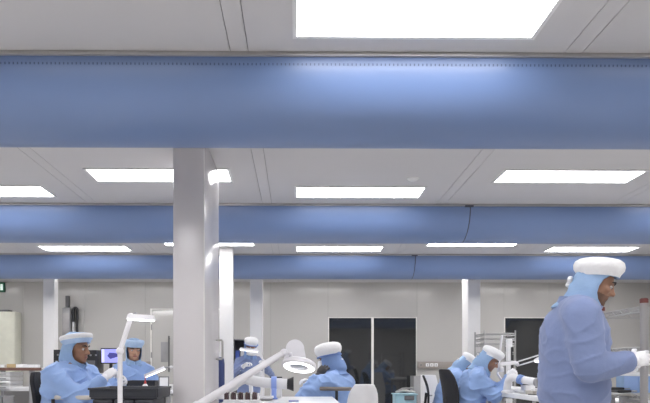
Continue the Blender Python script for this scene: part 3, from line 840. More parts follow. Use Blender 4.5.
base = (p0.x, LY, 0.0)
arm_lamp('task_lamp', 'tall white task lamp with a flat lit head in front of the seated man', [base, p1, p2], P(141, 319.5, LY), (1, 0.15, -0.05), 0.185, base, rad=0.0165, w=0.045)
# lamp at the woman's table, light bar
q0 = P(176, 380, 6.9); q1 = P(171, 367, 6.9)
base = (q0.x - 0.0, 6.98, TWZ)
arm_lamp('task_lamp', 'low white task lamp slanting down beside the black tray', [base, q1 + Vector((0.02, 0.05, 0.0)), q1], P(155, 373, 6.9), (1, 0, 0.42), 0.26, base, rad=0.011, w=0.04)
# lit lamp far centre
q1 = P(262, 356, 8.4); base = (q1.x + 0.02, 8.4, 0)
arm_lamp('task_lamp', 'distant task lamp with a glowing head in front of the far capped worker', [base, (q1.x + 0.02, 8.4, 1.10), P(258, 352.5, 8.4)], P(249, 350.8, 8.4), (1, 0, -0.12), 0.27, base, rad=0.012, w=0.05)

# ring magnifier lamp at the centre
RY = 4.32
a0, a1, hc = P(200, 403, RY), P(284, 352.5, RY), P(299, 367, RY)
ml = empty('magnifier_lamp', (a0.x - 0.02, RY, 0)); tag(ml, 'large white ring magnifier lamp on a long slanted arm, lid open', 'lamp', 'magnifier and task lamps')
bs = ml.location.copy()
MB().lathe([(0, 0), (.16, 0), (.16, .03), (.05, .06), (.03, .08), (0, .08)], 28).build('base', M['lamp_white'], ml)
MB().tube([(0, 0, .07), (0, 0, a0.z - 0.02)], 0.02, 14).build('pole', M['lamp_white'], ml)
l0, l1 = Vector((0, 0, a0.z - 0.02)), a1 - bs
MB().cap(l0, l1, 0.029, 0.022).build('arm', M['lamp_white'], ml)
MB().ell(l0, (.036, .036, .036)).build('joint', M['lamp_white'], ml)
MB().ell(l1, (.027, .027, .027)).build('joint', M['lamp_white'], ml)
hl = hc - bs
tilt = Matrix.Rotation(R(8), 4, 'Y') @ Matrix.Rotation(R(-19), 4, 'X')
MB().tube([l1, l1 + Vector((0.045, 0.04, -0.01)), hl + Vector((-0.05, 0.06, 0.03))], 0.014, 10).build('yoke', M['lamp_white'], ml)
hd = MB(); hd.lathe([(.062, .0), (.112, -.004), (.122, .006), (.118, .028), (.095, .042), (.066, .044), (.062, .03), (.062, .0)], 40, Matrix.Translation(hl) @ tilt)
hd = hd.build('ring_housing', M['lamp_white'], ml)
MB().torus(hl, 0.090, 0.020, tilt @ Matrix.Translation((0, 0, -0.002)) @ Matrix.Diagonal((1, 1, 0.45, 1)), 40, 10).build('led_ring', M['led'], hd)
MB().lathe([(0, -.004), (.045, -.002), (.063, .006), (.063, .016), (.045, .024), (0, .026)], 32, Matrix.Translation(hl) @ tilt).build('lens', M['lens'], hd)
# open lid standing up behind the ring
ld = MB(); out = []
lw_, lh = 0.066, 0.155
for k in range(25):
    a = math.pi * k / 24; out.append((lw_ * math.cos(a), lh - lw_ + lw_ * math.sin(a)))
out += [(-lw_ * 1.25, 0.0), (lw_ * 1.25, 0.0)]
lc = P(295, 361, RY + 0.10) - bs
ld.poly(out, lambda a, b2, t: lc + Vector((a, t + 0.02 * b2 / lh, b2)), 0.010)
ld.build('lid', M['lamp_white'], hd, False)

# ------------------------------------------------------------------ extraction tubes
def smooth_path(pts, n=8):
    out = []; P_ = [Vector(p) for p in pts]
    P_ = [P_[0] * 2 - P_[1]] + P_ + [P_[-1] * 2 - P_[-2]]
    for i in range(1, len(P_) - 2):
        for k in range(n):
            t = k / n; a, b, c, d = P_[i - 1:i + 3]
            out.append(0.5 * ((2 * b) + (c - a) * t + (2 * a - 5 * b + 4 * c - d) * t * t + (3 * b - a - 3 * c + d) * t ** 3))
    out.append(P_[-2]); return out
TY = 5.15
pts = [P(222, 392, TY), P(232, 386, TY), P(241, 380, TY), P(248, 379, TY), P(256, 381.5, TY), P(270, 383, TY), P(287, 384, TY)]
bs = P(222, 398, TY); bs.z = TCZ + 0.001
ex = empty('fume_extractor', bs); tag(ex, 'fat white fume extraction tube lying across the centre table', 'fume extractor')
def L_(p): return Vector(p) - bs
MB().tube([L_(p) for p in smooth_path(pts)], 0.043, 20).build('hose', M['white_p'], ex)
MB().lathe([(0, 0), (.055, 0), (.055, .02), (.04, .04), (.036, .06), (0, .06)], 20).build('foot', M['white_p'], ex)
for k in (1, 3):
    a, b = pts[k], pts[k + 1]; d = (b - a).normalized()
    MB().tube([L_(a), L_(a + d * 0.03)], 0.049, 20).build('joint_ring', M['white_p'], ex)
e0 = pts[-1]
mt = Matrix.Translation(L_(e0)) @ Matrix.Rotation(R(90), 4, 'Y')
MB().lathe([(.042, 0), (.046, .015), (.058, .045), (.062, .055), (.056, .055), (.04, .02), (.0, .018)], 28, mt).build('nozzle', M['black'], ex)
# blue collar stand holding the tube
cp = P(274, 383, TY)
st = empty('tube_clamp', (cp.x, TY, TCZ + 0.001)); tag(st, 'blue clamp stand wrapped round the white extraction tube', 'clamp')
mt = Matrix.Translation((0, 0, cp.z - TCZ)) @ Matrix.Rotation(R(90), 4, 'Y')
MB().lathe([(.047, -.022), (.054, -.022), (.054, .022), (.047, .022), (.047, -.022)], 28, mt).build('collar', M['blue_ring'], st)
MB().box((-.02, -.03, 0), (.02, .03, cp.z - TCZ - 0.045), .006).build('stem', M['blue_ring'], st)
MB().box((-.03, -.045, 0), (.03, .045, .010), .003).build('foot', M['blue_ring'], st)
# second short white tube behind
s2 = empty('fume_extractor', (P(255, 0, 5.45).x, 5.45, TCZ + 0.001)); tag(s2, 'short white rounded extraction head behind the fat tube', 'fume extractor')
zc = P(0, 372.5, 5.45).z - TCZ
MB().cap((-0.035, 0, zc), (0.03, 0, zc - 0.008), 0.03, 0.034, 18).build('head', M['white_p'], s2)
MB().tube([(-0.03, 0, 0), (-0.04, 0, zc - 0.06), (-0.035, 0, zc - 0.01)], 0.018, 12).build('stem', M['white_p'], s2)
MB().lathe([(0, 0), (.05, 0), (.05, .012), (.02, .02), (0, .02)], 20, Matrix.Translation((-0.03, 0, 0))).build('foot', M['white_p'], s2)

# circuit board rack at the front of the centre table
r0, r1 = P(224, 0, 4.66).x, P(260, 0, 4.66).x
rk = empty('board_rack', ((r0 + r1) / 2, 4.67, TCZ + 0.001)); tag(rk, 'slotted rack of dark circuit boards below the slanted lamp arm', 'rack')
hw = (r1 - r0) / 2; zt = P(0, 392.5, 4.63).z - TCZ
MB().box((-hw, -.06, 0), (hw, .06, .008), .002).build('base_plate', M['white_p'], rk)
for sy in (-1, 1): MB().box((-hw, sy * .055 - .006, .008), (hw, sy * .055 + .006, .022), .002).build('slot_rail', M['white_p'], rk)
n = 15
for k in range(n):
    x = -hw + 0.012 + k * (2 * hw - 0.024) / (n - 1)
    MB().box((x - .0055, -.049, .0085), (x + .0055, .049, zt - 0.004 * (k % 3)), .0015, 1).build('circuit_board', M['pcb'] if k % 3 != 2 else M['paper'], rk)
# pale plates, pen and small boxes on the centre table
o = MB().tube([(0, 0, 0), (.075, .01, 0)], [.006, .005], 10).build('pen', M['blue_p']); o.location = P(289, 397, 4.9); o.location.z = TCZ + 0.0075
o.location.y = 4.7; tag(o, 'blue pen lying near the front edge of the centre table', 'pen')
q = P(258, 390, 5.0)
tray_thing('pale_tray', 'low white tray between the board rack and the blue clamp', 'tray', (q.x + 0.05, 5.0, TCZ + 0.001), (0.13, 0.16, 0.03), M['white_p'])
def dark_lid(o, s): MB().box((-s[0] / 2 - .004, -s[1] / 2 - .004, s[2]), (s[0] / 2 + .004, s[1] / 2 + .004, s[2] + .012), .003).build('lid', M['black'], o)
q = P(276, 377, 5.42)
box_thing('instrument_box', 'pale instrument box with a black lid behind the extraction tube', 'box', (q.x, 5.45, TCZ + 0.001), (0.10, 0.10, q.z - TCZ - 0.01), M['white_p'], extra=dark_lid)
q = P(221, 0, 5.75)
lc_ = empty('gas_bottle', (q.x, 5.75, 0)); tag(lc_, 'narrow dark blue cylinder right beside the big column', 'cylinder')
MB().lathe([(0, 0), (.03, 0), (.034, .02), (.034, 1.04), (.028, 1.08), (.012, 1.11), (0, 1.11)], 20).build('bottle_body', M['navy'], lc_)
MB().lathe([(0, 1.1), (.018, 1.1), (.018, 1.15), (0, 1.15)], 12).build('valve', M['white_p'], lc_)

# far shelf of instruments behind the far worker
fx0, fx1 = P(233.5, 0, 10.7).x, P(256.5, 0, 10.7).x
fs = empty('instrument_cabinet', ((fx0 + fx1) / 2, 10.75, 0)); tag(fs, 'open grey instrument cabinet behind the distant capped worker', 'cabinet')
hw = (fx1 - fx0) / 2; zt = P(0, 339, 10.7).z
for sx in (-1, 1): MB().box((sx * hw - .012, -.16, 0), (sx * hw + .012, .16, zt), .002).build('side_panel', M['grey'], fs)
MB().box((-hw, .14, 0), (hw, .16, zt), .002).build('back_panel', M['dgrey'], fs)
for zz in (0.3, 0.75, 1.12, zt - 0.02): MB().box((-hw + .012, -.16, zz), (hw - .012, .14, zz + .02), .002).build('shelf', M['grey'], fs)
for k in range(4):
    o = MB().box((-.035, -.05, 0), (.035, .05, .16 + .03 * (k % 2)), .005).build('instrument', (M['blue_p'], M['white_p'], M['dgrey'], M['white_p'])[k])
    o.location = (fs.location.x - hw + 0.07 + k * 0.088, 10.72, 1.1405)
    tag(o, ('blue', 'first white', 'dark grey', 'second white')[k] + ' small instrument on the middle shelf of the open grey cabinet', 'instrument', 'instruments in the far cabinet')

# ------------------------------------------------------------------ left background
mo = empty('monitor', (P(109.5, 0, 8.2).x, 8.25, LBZ + 0.001), R(-6)); tag(mo, 'small monitor with a lilac picture beside the seated man', 'monitor')
q = P(109.5, 356, 8.25); w2, h2 = 0.135, 0.105; zc = q.z - LBZ + 0.0
MB().box((-w2, -.012, zc - h2), (w2, .02, zc + h2), .006).build('casing', M['black'], mo)
sc_ = MB().box((-w2 + .014, -.0145, zc - h2 + .016), (w2 - .014, -.0125, zc + h2 - .014)).build('screen', M['screen_l'], mo, False)
MB().box((-w2 + .018, -.0155, zc - h2 + .02), (-w2 + .055, -.0148, zc + h2 - .018)).build('window_bar', M['screen_w'], sc_, False)
m = MB(); m.poly([(-.04, .0), (-.01, .05), (.05, .045), (.10, .03), (.11, -.01), (.05, -.03), (0, -.045)], lambda a, b, t: Vector((a, -.0150 + t, zc + b * 0.9)), .0006); m.build('image', M['screen_d'], sc_, False)
MB().box((-.02, .0, 0.008), (.02, .02, zc - h2 + .01), .004).build('neck', M['black'], mo)
MB().box((-.08, -.06, 0), (.08, .07, .010), .003).build('foot', M['black'], mo)
def knobs(o, s):
    MB().box((-s[0] / 2 + .02, -s[1] / 2 - .004, .03), (s[0] / 2 - .02, -s[1] / 2 + .002, s[2] * .55), .002).build('front_panel', M['dgrey'], o)
    for k in range(3):
        mt = Matrix.Translation((-s[0] / 2 + .06 + k * .07, -s[1] / 2, s[2] * .78)) @ Matrix.Rotation(R(90), 4, 'X')
        MB().lathe([(0, 0), (.012, 0), (.011, .015), (0, .015)], 12, mt).build('knob', M['grey'], o)
q0, q1 = P(57, 350, 8.3), P(75, 350, 8.3)
box_thing('bench_instrument', 'black bench instrument left of the seated man\'s head', 'instrument', ((q0.x + q1.x) / 2, 8.33, LBZ + 0.001), (q1.x - q0.x, 0.3, q0.z - LBZ), M['black'], extra=knobs)
q0, q1 = P(84, 350, 8.3), P(99.5, 350, 8.3)
box_thing('bench_instrument', 'black bench instrument between the seated man\'s face and the monitor', 'instrument', ((q0.x + q1.x) / 2, 8.33, LBZ + 0.001), (q1.x - q0.x, 0.3, q0.z - LBZ - 0.005), M['black'], extra=knobs)

# wall unit with black hose
u = empty('wall_unit', (P(68.3, 0, Y1).x, Y1 - .001, 0)); tag(u, 'grey wall box with an inverted black hose near the left column', 'wall unit')
za, zb = P(0, 308.5, Y1).z, P(0, 372, Y1).z
MB().box((-.075, -.12, zb), (.075, 0, za), .006).build('housing', M['grey'], u)
MB().box((-.06, -.124, zb + .1), (.06, -.119, za - .1), .003).build('front_cover', M['post'], u)
MB().box((-.036, -.06, P(0, 307, Y1).z), (.036, 0, P(0, 296, Y1).z), .004).build('junction_box', M['dgrey'], u)
MB().tube([(-.01, -.03, za), (-.01, -.03, P(0, 307, Y1).z)], .01, 8).build('conduit', M['grey'], u)
hx0, hx1 = P(74.5, 0, Y1).x - u.location.x, P(78.3, 0, Y1).x - u.location.x
zt = za - 0.03; r_ = (hx1 - hx0) / 2; cxh = (hx0 + hx1) / 2
pts = [(hx0, -.06, P(0, 322, Y1).z)] + [(cxh - r_ * math.cos(R(a)), -.06, zt + r_ * math.sin(R(a))) for a in range(0, 181, 20)] + [(hx1, -.06, P(0, 372, Y1).z)]
MB().tube(pts, .025, 12).build('hose', M['black'], u)
MB().tube([(hx0, -.06, P(0, 322, Y1).z), (hx0, -.06, P(0, 345, Y1).z)], .018, 10).build('hose_coupling', M['white_p'], u)
MB().box((hx0 - .03, -.05, P(0, 345, Y1).z - .02), (hx1 + .03, 0, P(0, 345, Y1).z + .01), .004).build('hose_bracket', M['grey'], u)

# exit sign
es = empty('exit_sign', (P(0.2, 0, Y1).x, Y1 - .001, P(0, 287.5, Y1).z)); tag(es, 'green emergency exit sign on the wall at far left', 'sign')
MB().box((-.20, -.05, -.095), (.105, 0, .095), .006).build('housing', M['green_h'], es)
MB().box((-.19, -.054, -.085), (.095, -.0495, .085), .001).build('green_face', M['green'], es)
MB().box((.03, -.057, -.06), (.078, -.0535, .06), .001).build('door_symbol', M['sign_w'], es)
m = MB(); yy = -.056
m.ell((-.028, yy, .045), (.012, .003, .012), None, 12); m.tube([(-.035, yy, .028), (-.05, yy, -.01)], .010, 8); m.tube([(-.05, yy, -.01), (-.025, yy, -.025), (-.035, yy, -.058)], .006, 8)
m.tube([(-.05, yy, -.01), (-.07, yy, -.035), (-.10, yy, -.035)], .006, 8); m.tube([(-.035, yy, .026), (-.005, yy, .005), (.012, yy, .018)], .005, 8); m.tube([(-.037, yy, .026), (-.07, yy, .018), (-.08, yy, -.005)], .005, 8)
m.build('running_figure', M['sign_w'], es)

# tall cream cabinet, bench
q0, q1 = P(-22, 0, 12.0), P(15, 0, 12.0); zt = P(0, 311.5, 12.0).z
cb = empty('tall_cabinet', ((q0.x + q1.x) / 2, 12.13, 0)); tag(cb, 'tall cream metal cabinet under the exit sign', 'cabinet')
hw = (q1.x - q0.x) / 2
MB().box((-hw, -.13, 0.06), (hw, .15, zt), .006).build('body', M['cream'], cb)
for s in (-1, 1):
    dr = MB().box((min(0.003 * s, s * (hw - .006)), -.145, .08), (max(0.003 * s, s * (hw - .006)), -.13, zt - .02), .004).build('door', M['cream'], cb)
    MB().box((s * .03 - .008, -.165, 0.95), (s * .03 + .008, -.143, 1.08), .004).build('handle', M['grey'], dr)
MB().box((-hw + .02, -.11, 0), (hw - .02, .13, .06), .002).build('plinth', M['dgrey'], cb)
o = MB().box((-.14, -.1, 0), (.14, .1, .035), .006).build('flat_case', M['dgrey']); o.location = (P(3, 0, 12.1).x, 12.1, zt + 0.001); tag(o, 'dark flat case lying on top of the cream cabinet', 'case')

BZ = 1.005
bx0, bx1 = P(-12, 0, 9.6).x, P(44.5, 0, 9.6).x
be = empty('drawer_bench', ((bx0 + bx1) / 2, 9.75, 0), R(-0)); tag(be, 'long bench with a brown edged top and white drawers at far left', 'bench')
hw = (bx1 - bx0) / 2
MB().box((-hw, -.26, BZ - .02), (hw, .26, BZ), .004).build('bench_top', M['bench_w'], be)
MB().box((-hw, -.275, BZ - .045), (hw, -.258, BZ + .002), .004).build('front_edge', M['brown'], be)
for (px, ww) in ((32.5, .035), (43, .018), (-10, .03)):
    xx = P(px, 0, 9.55).x - be.location.x
    MB().box((xx - ww, -.25, 0), (xx + ww, -.19, BZ - .045), .004).build('leg', M['grey'], be)
    MB().box((xx - ww, .19, 0), (xx + ww, .25, BZ - .045), .004).build('leg', M['grey'], be)
MB().box((-hw, -.235, P(0, 391, 9.55).z), (hw - .16, -.215, P(0, 386.5, 9.55).z), .004).build('stretcher', M['white_p'], be)
du0, du1 = -hw + .06, P(11.5, 0, 9.55).x - be.location.x
for k in range(4):
    z0_ = BZ - .06 - (k + 1) * .068
    dr = MB().box((du0, -.25, z0_), (du1, .2, z0_ + .062), .005).build('drawer', M['white_p'], be)
    MB().box(((du0 + du1) / 2 - .05, -.268, z0_ + .024), ((du0 + du1) / 2 + .10, -.249, z0_ + .036), .003).build('handle', M['grey'], dr)
for k, (px, wd, hh, mm, lb) in enumerate(((3, .11, .045, 'paper', 'white carton at the left end of the drawer bench'), (12.5, .12, .055, 'card', 'tan cardboard carton on the drawer bench between white ones'), (21, .10, .05, 'paper', 'white carton right of the tan carton on the drawer bench'), (31, .20, .045, 'white_p', 'long flat white carton at the right end of the drawer bench'))):
    q = P(px, 0, 9.7)
    box_thing('carton', lb, 'carton', (q.x, 9.72, BZ + 0.002), (wd, .18, hh), M[mm], group='cartons on the drawer bench', extra=lambda o, s: MB().box((-s[0] / 2 - .002, -.012, .0005), (s[0] / 2 + .002, .012, s[2] + .001), .0).build('tape', M['white_p'], o))
q = P(4, 0, 9.3)
tray_thing('grey_crate', 'dark grey crate low in the far left corner', 'crate', (q.x - 0.1, 9.2, 0.0), (0.42, 0.35, P(0, 396, 9.2).z), M['grey'])
q = P(24, 0, 10.3)
o = empty('low_chest', (q.x+.1, 10.36, 0)); tag(o, 'low grey storage chest under the drawer bench', 'chest')
zt = P(0, 387.5, 10.3).z
MB().box((-.42, -.2, 0), (.30, .2, zt - .03), .006).build('body', M['post'], o); MB().box((-.43, -.21, zt - .03), (.31, .21, zt), .006).build('lid', M['post'], o)

# wall trunking with sockets
def trunk(x0, x1, label, nsock, px0):
    o = empty('socket_trunking', ((x0 + x1) / 2, Y1 - .001, P(0, 365, Y1).z)); tag(o, label, 'trunking', 'socket trunking on the back wall')
    hw = (x1 - x0) / 2
    MB().box((-hw, -.05, -.07), (hw, 0, .07), .006).build('channel', M['taupe2'], o)
    for k in range(nsock):
        xx = px0 - o.location.x + k * .085
        s = MB().box((xx - .034, -.054, -.03), (xx + .034, -.049, .034), .003).build('socket', M['white_p'], o)
        MB().box((xx - .01, -.0552, -.01), (xx + .01, -.0535, .012), .001).build('socket_hole', M['dgrey'], s)
    mt = Matrix.Translation((-hw + .06, -.05, .0)) @ Matrix.Rotation(R(90), 4, 'X')
    MB().lathe([(0, 0), (.016, 0), (.014, .008), (0, .008)], 14, mt).build('switch', M['dgrey'], o)
M['taupe2'] = mat('trunking_grey', (0.30, 0.27, 0.25), 0.5)
trunk(P(417.5, 0, Y1).x, P(462, 0, Y1).x, 'grey socket trunking on the wall right of the dark windows', 3, P(427, 0, Y1).x)
trunk(P(140, 0, Y1).x, P(151, 0, Y1).x, 'short grey socket trunking beside the head of the looking worker', 1, P(146, 0, Y1).x)

# ------------------------------------------------------------------ middle right background
q0, q1 = P(394.5, 0, 7.0), P(418, 0, 7.0); zt = P(0, 395, 7.0).z
tub = empty('waste_bin', ((q0.x + q1.x) / 2, 7.12, 0)); tag(tub, 'pale blue bin before the dark windows, tools lying on it', 'bin')
hw = (q1.x - q0.x) / 2
m = MB(); m.bm.clear()
for (a, b) in (((-hw * .9, -.11), (hw * .9, -.10)), ((-hw * .9, .10), (hw * .9, .11))): m.box((a[0], a[1], 0), (b[0], b[1], zt), .003)
m.box((-hw * .9, -.11, 0), (-hw * .9 + .01, .11, zt), .003); m.box((hw * .9 - .01, -.11, 0), (hw * .9, .11, zt), .003); m.box((-hw * .9, -.11, 0), (hw * .9, .11, .01), .003)
m.build('shell', M['pale_blue'], tub)
MB().box((-hw, -.125, zt - .001), (hw, .125, zt + .012), .004).build('lid', M['pale_blue'], tub)
MB().box((-.02, -.1265, zt - .06), (.09, -.1095, zt - .012), .003).build('label_plate', M['dgrey'], tub)
for k, (dx, rz, ln, lb) in enumerate(((-0.02, 12, .17, 'grey hand clamp lying front on the pale blue bin lid'), (0.03, -22, .20, 'grey hand clamp lying behind on the pale blue bin lid'))):
    o = empty('hand_clamp', (tub.location.x + dx, 7.09 + 0.07 * k, zt + 0.014), R(rz)); tag(o, lb, 'tool', 'hand clamps')
    MB().tube([(-ln / 2, 0, .012), (0, .004, .03), (ln / 2, 0, .014)], [.012, .013, .010], 10).build('handle', M['steel'], o)
    MB().tube([(-ln / 2, .02, .014), (0, .012, .052), (ln * .35, .0, .06)], [.010, .012, .008], 10).build('lever', M['post'], o)
q0, q1 = P(423.5, 0, 9.3), P(440.5, 0, 9.3); zt = P(0, 376, 9.3).z
wc = empty('document_bin', ((q0.x + q1.x) / 2, 9.35, 0)); tag(wc, 'white angular bin below the wall sockets', 'bin'); hw = (q1.x - q0.x) / 2
m = MB(); m.poly([(-hw, 0), (hw * .8, 0), (hw, .5), (hw * .35, zt), (-hw, zt)], lambda a, b, t: Vector((a, -.13 + t, b)), .3); m.build('body', M['white_p'], wc, False)
m = MB(); m.poly([(-hw, zt), (hw * .33, zt), (hw * .28, zt + .015), (-hw, zt + .015)], lambda a, b, t: Vector((a, -.135 + t, b)), .31); m.build('lid', M['paper'], wc, False)
MB().box((-hw * .6, -.134, zt - .30), (-hw * .1, -.129, zt - .28), .002).build('slot', M['grey'], wc)
q0, q1 = P(415, 0, 11.9), P(421, 0, 11.9); zt = P(0, 376, 11.9).z
o = empty('grey_cabinet', ((q0.x + q1.x) / 2 + .03, 12.1, 0)); tag(o, 'narrow grey cabinet against the wall beneath the sockets', 'cabinet')
MB().box((-.11, -.18, .05), (.11, .18, zt), .005).build('body', M['grey'], o); dd = MB().box((-.105, -.192, .07), (.105, -.18, zt - .02), .003).build('door', M['grey'], o)
MB().box((.07, -.205, .5), (.085, -.19, .6), .003).build('handle', M['steel'], dd); MB().box((-.1, -.16, 0), (.1, .16, .05)).build('plinth', M['dgrey'], o)

# wire rack in the right background
def wire_rack(label, x0, x1, y0, y1, top, shelves, wires, rad, post_r, posts=None, cap_m=None, pm_='chrome'):
    o = empty('wire_rack', ((x0 + x1) / 2, (y0 + y1) / 2, 0)); tag(o, label, 'wire rack', 'chrome wire racks')
    hx, hy = (x1 - x0) / 2, (y1 - y0) / 2
    for sx in (-1, 1):
        for sy in (-1, 1):
            p = MB().tube([(sx * hx, sy * hy, 0.0), (sx * hx, sy * hy, top)], post_r, 14).build('post', M[pm_], o)
            if cap_m: MB().lathe([(0, top), (post_r * 1.06, top), (post_r * 1.06, top + .028), (post_r * .8, top + .034), (0, top + .034)], 16, Matrix.Translation((sx * hx, sy * hy, 0))).build('post_cap', cap_m, p)
    for z in shelves:
        fr_ = MB()
        for dz in (0, -.035):
            fr_.tube([(-hx, -hy, z + dz), (hx, -hy, z + dz), (hx, hy, z + dz), (-hx, hy, z + dz), (-hx, -hy, z + dz)], rad * 1.5, 6)
        for side in (-1, 1):
            n = max(4, int(2 * hx / .05))
            pts = [(-hx + 2 * hx * k / n, side * hy, z - (.035 if k % 2 else 0)) for k in range(n + 1)]; fr_.tube(pts, rad, 5)
            n = max(4, int(2 * hy / .05))
            pts = [(side * hx, -hy + 2 * hy * k / n, z - (.035 if k % 2 else 0)) for k in range(n + 1)]; fr_.tube(pts, rad, 5)
        sh = fr_.build('shelf_frame', M['chrome'], o)
        wm = None
        for k in range(1, wires):
            y = -hy + 2 * hy * k / wires
            if wm is None:
                wm = MB().tube([(-hx, 0, 0), (hx, 0, 0)], rad, 5).mesh('wire'); wm.materials.append(M['chrome'])
            share('wire', wm, sh, (0, y, z))
    return o
q0, q1 = P(481.5, 0, 9.75), P(512, 0, 9.75)
wire_rack('chrome wire rack with several shelves behind the bending worker', q0.x, q1.x, 9.6, 10.1, P(0, 330, 9.6).z, [P(0, y, 9.6).z for y in (333, 338, 343, 352, 362)] + [0.5], 10, .0035, .011)
q = P(508.5, 0, 9.5)
fk = empty('gas_regulator', (q.x, 9.45, 0)); tag(fk, 'white upright stand with a black strip at the wire rack corner', 'stand')
MB().box((-.045, -.05, 0), (.03, .05, P(0, 339, 9.45).z), .012, 2).build('housing', M['white_p'], fk)
MB().box((.0, -.056, P(0, 372, 9.45).z), (.028, -.049, P(0, 347, 9.45).z), .003).build('strip', M['black'], fk)
MB().tube([(.03, 0, P(0, 346, 9.45).z), (.065, 0, P(0, 346, 9.45).z), (.07, 0, P(0, 349, 9.45).z), (.07, 0, .02)], .009, 8).build('pipe', M['steel'], fk)

# right table things
LY = 6.95
base = (P(500, 0, 7.28).x + .07, 7.2, TRZ)
b0, b1 = P(497.5, 374, 7.2), P(502, 335, 7.2)
pr = empty('slim_rod', base); tag(pr, 'thin white leaning rod rising in front of the wire rack', 'rod')
MB().tube([(b0 - Vector(base)), (b1 - Vector(base))], .012, 10).build('rod', M['lamp_white'], pr)
MB().tube([(0, 0, .02), (b0 - Vector(base)) + Vector((0.0, 0, 0.0))], .012, 10).build('link', M['lamp_white'], pr)
MB().lathe([(0, 0), (.05, 0), (.05, .015), (.015, .025), (0, .025)], 20).build('foot', M['lamp_white'], pr)
r0, r1, r2 = P(556, 352, 6.2), P(517, 364, 6.6), P(507, 364.5, 6.6)
base = (r0.x + .02, 6.2, TRZ)
arm_lamp('task_lamp', 'white task lamp with twin arm bars reaching left over the right table', [base, r0, r1], P(508, 364.5, 6.6), (1, 0, .10), .20, base, rad=.014, w=.03, double=True, lit=False)
r0 = P(553, 358, 5.9)
base = (r0.x + .03, 5.9, TRZ)
rl = empty('magnifier_lamp', base); tag(rl, 'round glowing lamp peeking out at the standing man\'s back', 'lamp', 'magnifier and task lamps')
hc = P(542.5, 360.5, 5.9) - Vector(base)
MB().lathe([(0, 0), (.08, 0), (.08, .02), (.02, .04), (0, .04)], 24).build('base', M['lamp_white'], rl)
MB().tube([(0, 0, .03), (0, 0, hc.z), (hc.x + .05, 0, hc.z + .02)], .013, 10).build('pole', M['lamp_white'], rl)
hd = MB().lathe([(0, .03), (.05, .028), (.078, .012), (.08, 0), (.07, -.006), (0, -.006)], 32, Matrix.Translation(hc) @ Matrix.Rotation(R(-8), 4, 'X')).build('head', M['lamp_white'], rl)
MB().torus(hc + Vector((0, 0, -.006)), .055, .018, Matrix.Rotation(R(-8), 4, 'X') @ Matrix.Diagonal((1, 1, .5, 1)), 32, 8).build('led_ring', M['led'], hd)
# articulated extraction tube on the right table
TY = 6.1
pts = [P(507, 388, 6.6), P(509, 380, 6.55), P(514, 377.5, 6.5), P(519, 379, 6.45), P(527, 380.5, 6.4), P(536, 382, 6.3)]
bs = pts[0].copy(); bs.z = TRZ + 0.001
ex = empty('fume_extractor', bs); tag(ex, 'white jointed extraction tube with a blue ring on the right table', 'fume extractor')
MB().tube([p - bs for p in smooth_path(pts)], .040, 18).build('hose', M['white_p'], ex)
d = (pts[3] - pts[2]).normalized()
MB().tube([pts[3] - bs, pts[3] - bs + d * .045], .05, 20).build('blue_ring', M['strap'], ex)
MB().lathe([(0, 0), (.06, 0), (.06, .015), (.04, .03), (.038, .06), (0, .06)], 20).build('foot', M['white_p'], ex)
d = (pts[5] - pts[4]).normalized(); q4 = Vector((0, 0, 1)).rotation_difference(d).to_matrix().to_4x4()
MB().lathe([(.044, 0), (.048, .015), (.06, .04), (.054, .04), (.0, .012)], 24, Matrix.Translation(pts[5] - bs) @ q4).build('nozzle', M['grey'], ex)
q = P(543, 392, 5.75)
jr = empty('glass_jar', (2.36, 5.72, TRZ + .001)); tag(jr, 'small pale jar near the standing man\'s hip on the right table', 'jar')
MB().lathe([(0, 0), (.035, 0), (.04, .008), (.04, .075), (.033, .085), (0, .085)], 22).build('jar_body', M['white_p'], jr); MB().lathe([(0, .085), (.036, .085), (.036, .1), (0, .1)], 22).build('lid', M['dgrey'], jr)
for k, (xx, yy, lb) in enumerate(((2.33, 6.35, 'nearest white dish on the right table'), (2.42, 6.75, 'white dish between the gloved hands and the blue ring'))):
    o = empty('dish', (xx, yy, TRZ + .001)); tag(o, lb, 'dish', 'dishes on the right table')
    MB().lathe([(0, 0), (.035, 0), (.055, .012), (.058, .018), (.052, .018), (.033, .006), (0, .006)], 26).build('bowl', M['white_p'], o)
    MB().lathe([(0, .006), (.03, .008), (.02, .016), (0, .018)], 18).build('contents', M['paper'], o)
for k, (xx, yy, rz, lb) in enumerate(((2.36, 6.12, 20, 'dark tweezers near the blue ringed tube'), (2.30, 5.98, -25, 'dark tweezers by the near side of the right table'))):
    o = empty('tweezers', (xx, yy, TRZ + .001), R(rz)); tag(o, lb, 'tool', 'tweezers on the right table')
    for s in (-1, 1): MB().tube([(-.06, 0, .006), (0, s * .009, .006), (.06, s * .002, .004)], [.004, .005, .002], 6).build('blade', M['dgrey'], o)
q = P(528, 0, 6.85)
box_thing('component_box', 'small white box behind the blue ringed tube', 'box', (q.x, 6.85, TRZ + .001), (.12, .10, .075), M['white_p'], rz=.2, extra=dark_lid)
q = P(537, 0, 6.2)
tray_thing('parts_tray', 'low pale tray of parts by the standing man on the right table', 'tray', (q.x - .02, 6.14, TRZ + .001), (.16, .2, .04), M['beige'])
for k in range(3):
    o = MB().lathe([(0, 0), (.017, 0), (.018, .004), (.018, .045), (.012, .052), (0, .052)], 16).build('vial', M['white_p']); o.location = (q.x - .065 + .045 * k, 6.14 + .03 * (k % 2), TRZ + .0095)
    tag(o, ('left', 'middle', 'right')[k] + ' white vial standing in the low pale tray', 'vial', 'vials in the pale tray')
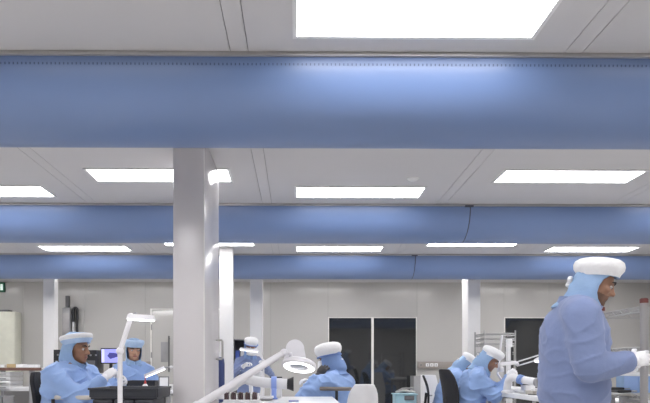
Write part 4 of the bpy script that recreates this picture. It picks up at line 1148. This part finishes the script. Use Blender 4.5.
# white workpiece held by the bending worker
q = P(501, 371, 6.95)
o = MB().lathe([(0, 0), (.03, .0), (.034, .01), (.03, .05), (.018, .062), (0, .064)], 20); o = o.build('workpiece', M['white_p']); o.location = (q.x + 0.01, 6.98, 0.955); tag(o, 'white rounded workpiece held between the bending worker\'s gloves', 'workpiece')

# ------------------------------------------------------------------ wire rack at the right edge
q = P(644, 0, 4.25); zt = P(0, 302.5, 4.25).z
RX = q.x
SH = [P(0, 305.5, 4.25).z, P(0, 347, 4.25).z, P(0, 395, 4.25).z, .25]
wire_rack('chrome wire rack with a thick grey post at the right edge', RX, RX + 1.0, 4.25, 4.85, zt, SH, 14, .0035, .026, cap_m=M['redbrown'], pm_='post')
def lidx(o, s): MB().box((-s[0] / 2 - .006, -s[1] / 2 - .006, s[2]), (s[0] / 2 + .006, s[1] / 2 + .006, s[2] + .015), .003).build('lid', M['white_p'], o)
box_thing('storage_box', 'pale blue storage box on the lower shelf of the right rack', 'box', (RX + .16, 4.62, SH[2] + .005), (.16, .3, .12), M['coverall_b'], extra=lidx)
# small side table left of the rack with tools
sx0, sx1 = P(612, 0, 4.6).x, P(640, 0, 4.6).x
table('side_stand', 'small steel stand between the standing man and the wire rack', 'stand', sx0 - .05, sx1 - 0.06, 4.40, 4.85, P(0, 393, 4.5).z, M['steel'], thick=.02)
zs = P(0, 393, 4.5).z
for k in range(2):
    o = empty('tool_handle', (P(623 - 2 * k, 0, 4.5).x, 4.47 + .07 * k, zs + .001), R(6)); tag(o, ('black handled tool at the front of the steel stand', 'black handled tool at the back of the steel stand')[k], 'tool', 'black handled tools')
    MB().cap((-.05, 0, .012 + .016 * k), (.04, 0, .012 + .016 * k), .011, .009, 10).build('grip', M['black'], o)
    MB().tube([(.04, 0, .012 + .016 * k), (.09, 0, .012 + .016 * k)], .005, 8).build('shank', M['steel'], o)
    if k: MB().box((-.05, -.014, 0), (.03, .014, .02), .003).build('rest', M['dgrey'], o)
q = P(633, 0, 4.7)
box_thing('storage_box', 'pale blue storage box on the steel stand under the outstretched glove', 'box', (q.x - .035, 4.72, zs + .001), (.11, .12, P(0, 374, 4.7).z - zs), M['hood'], extra=lidx)
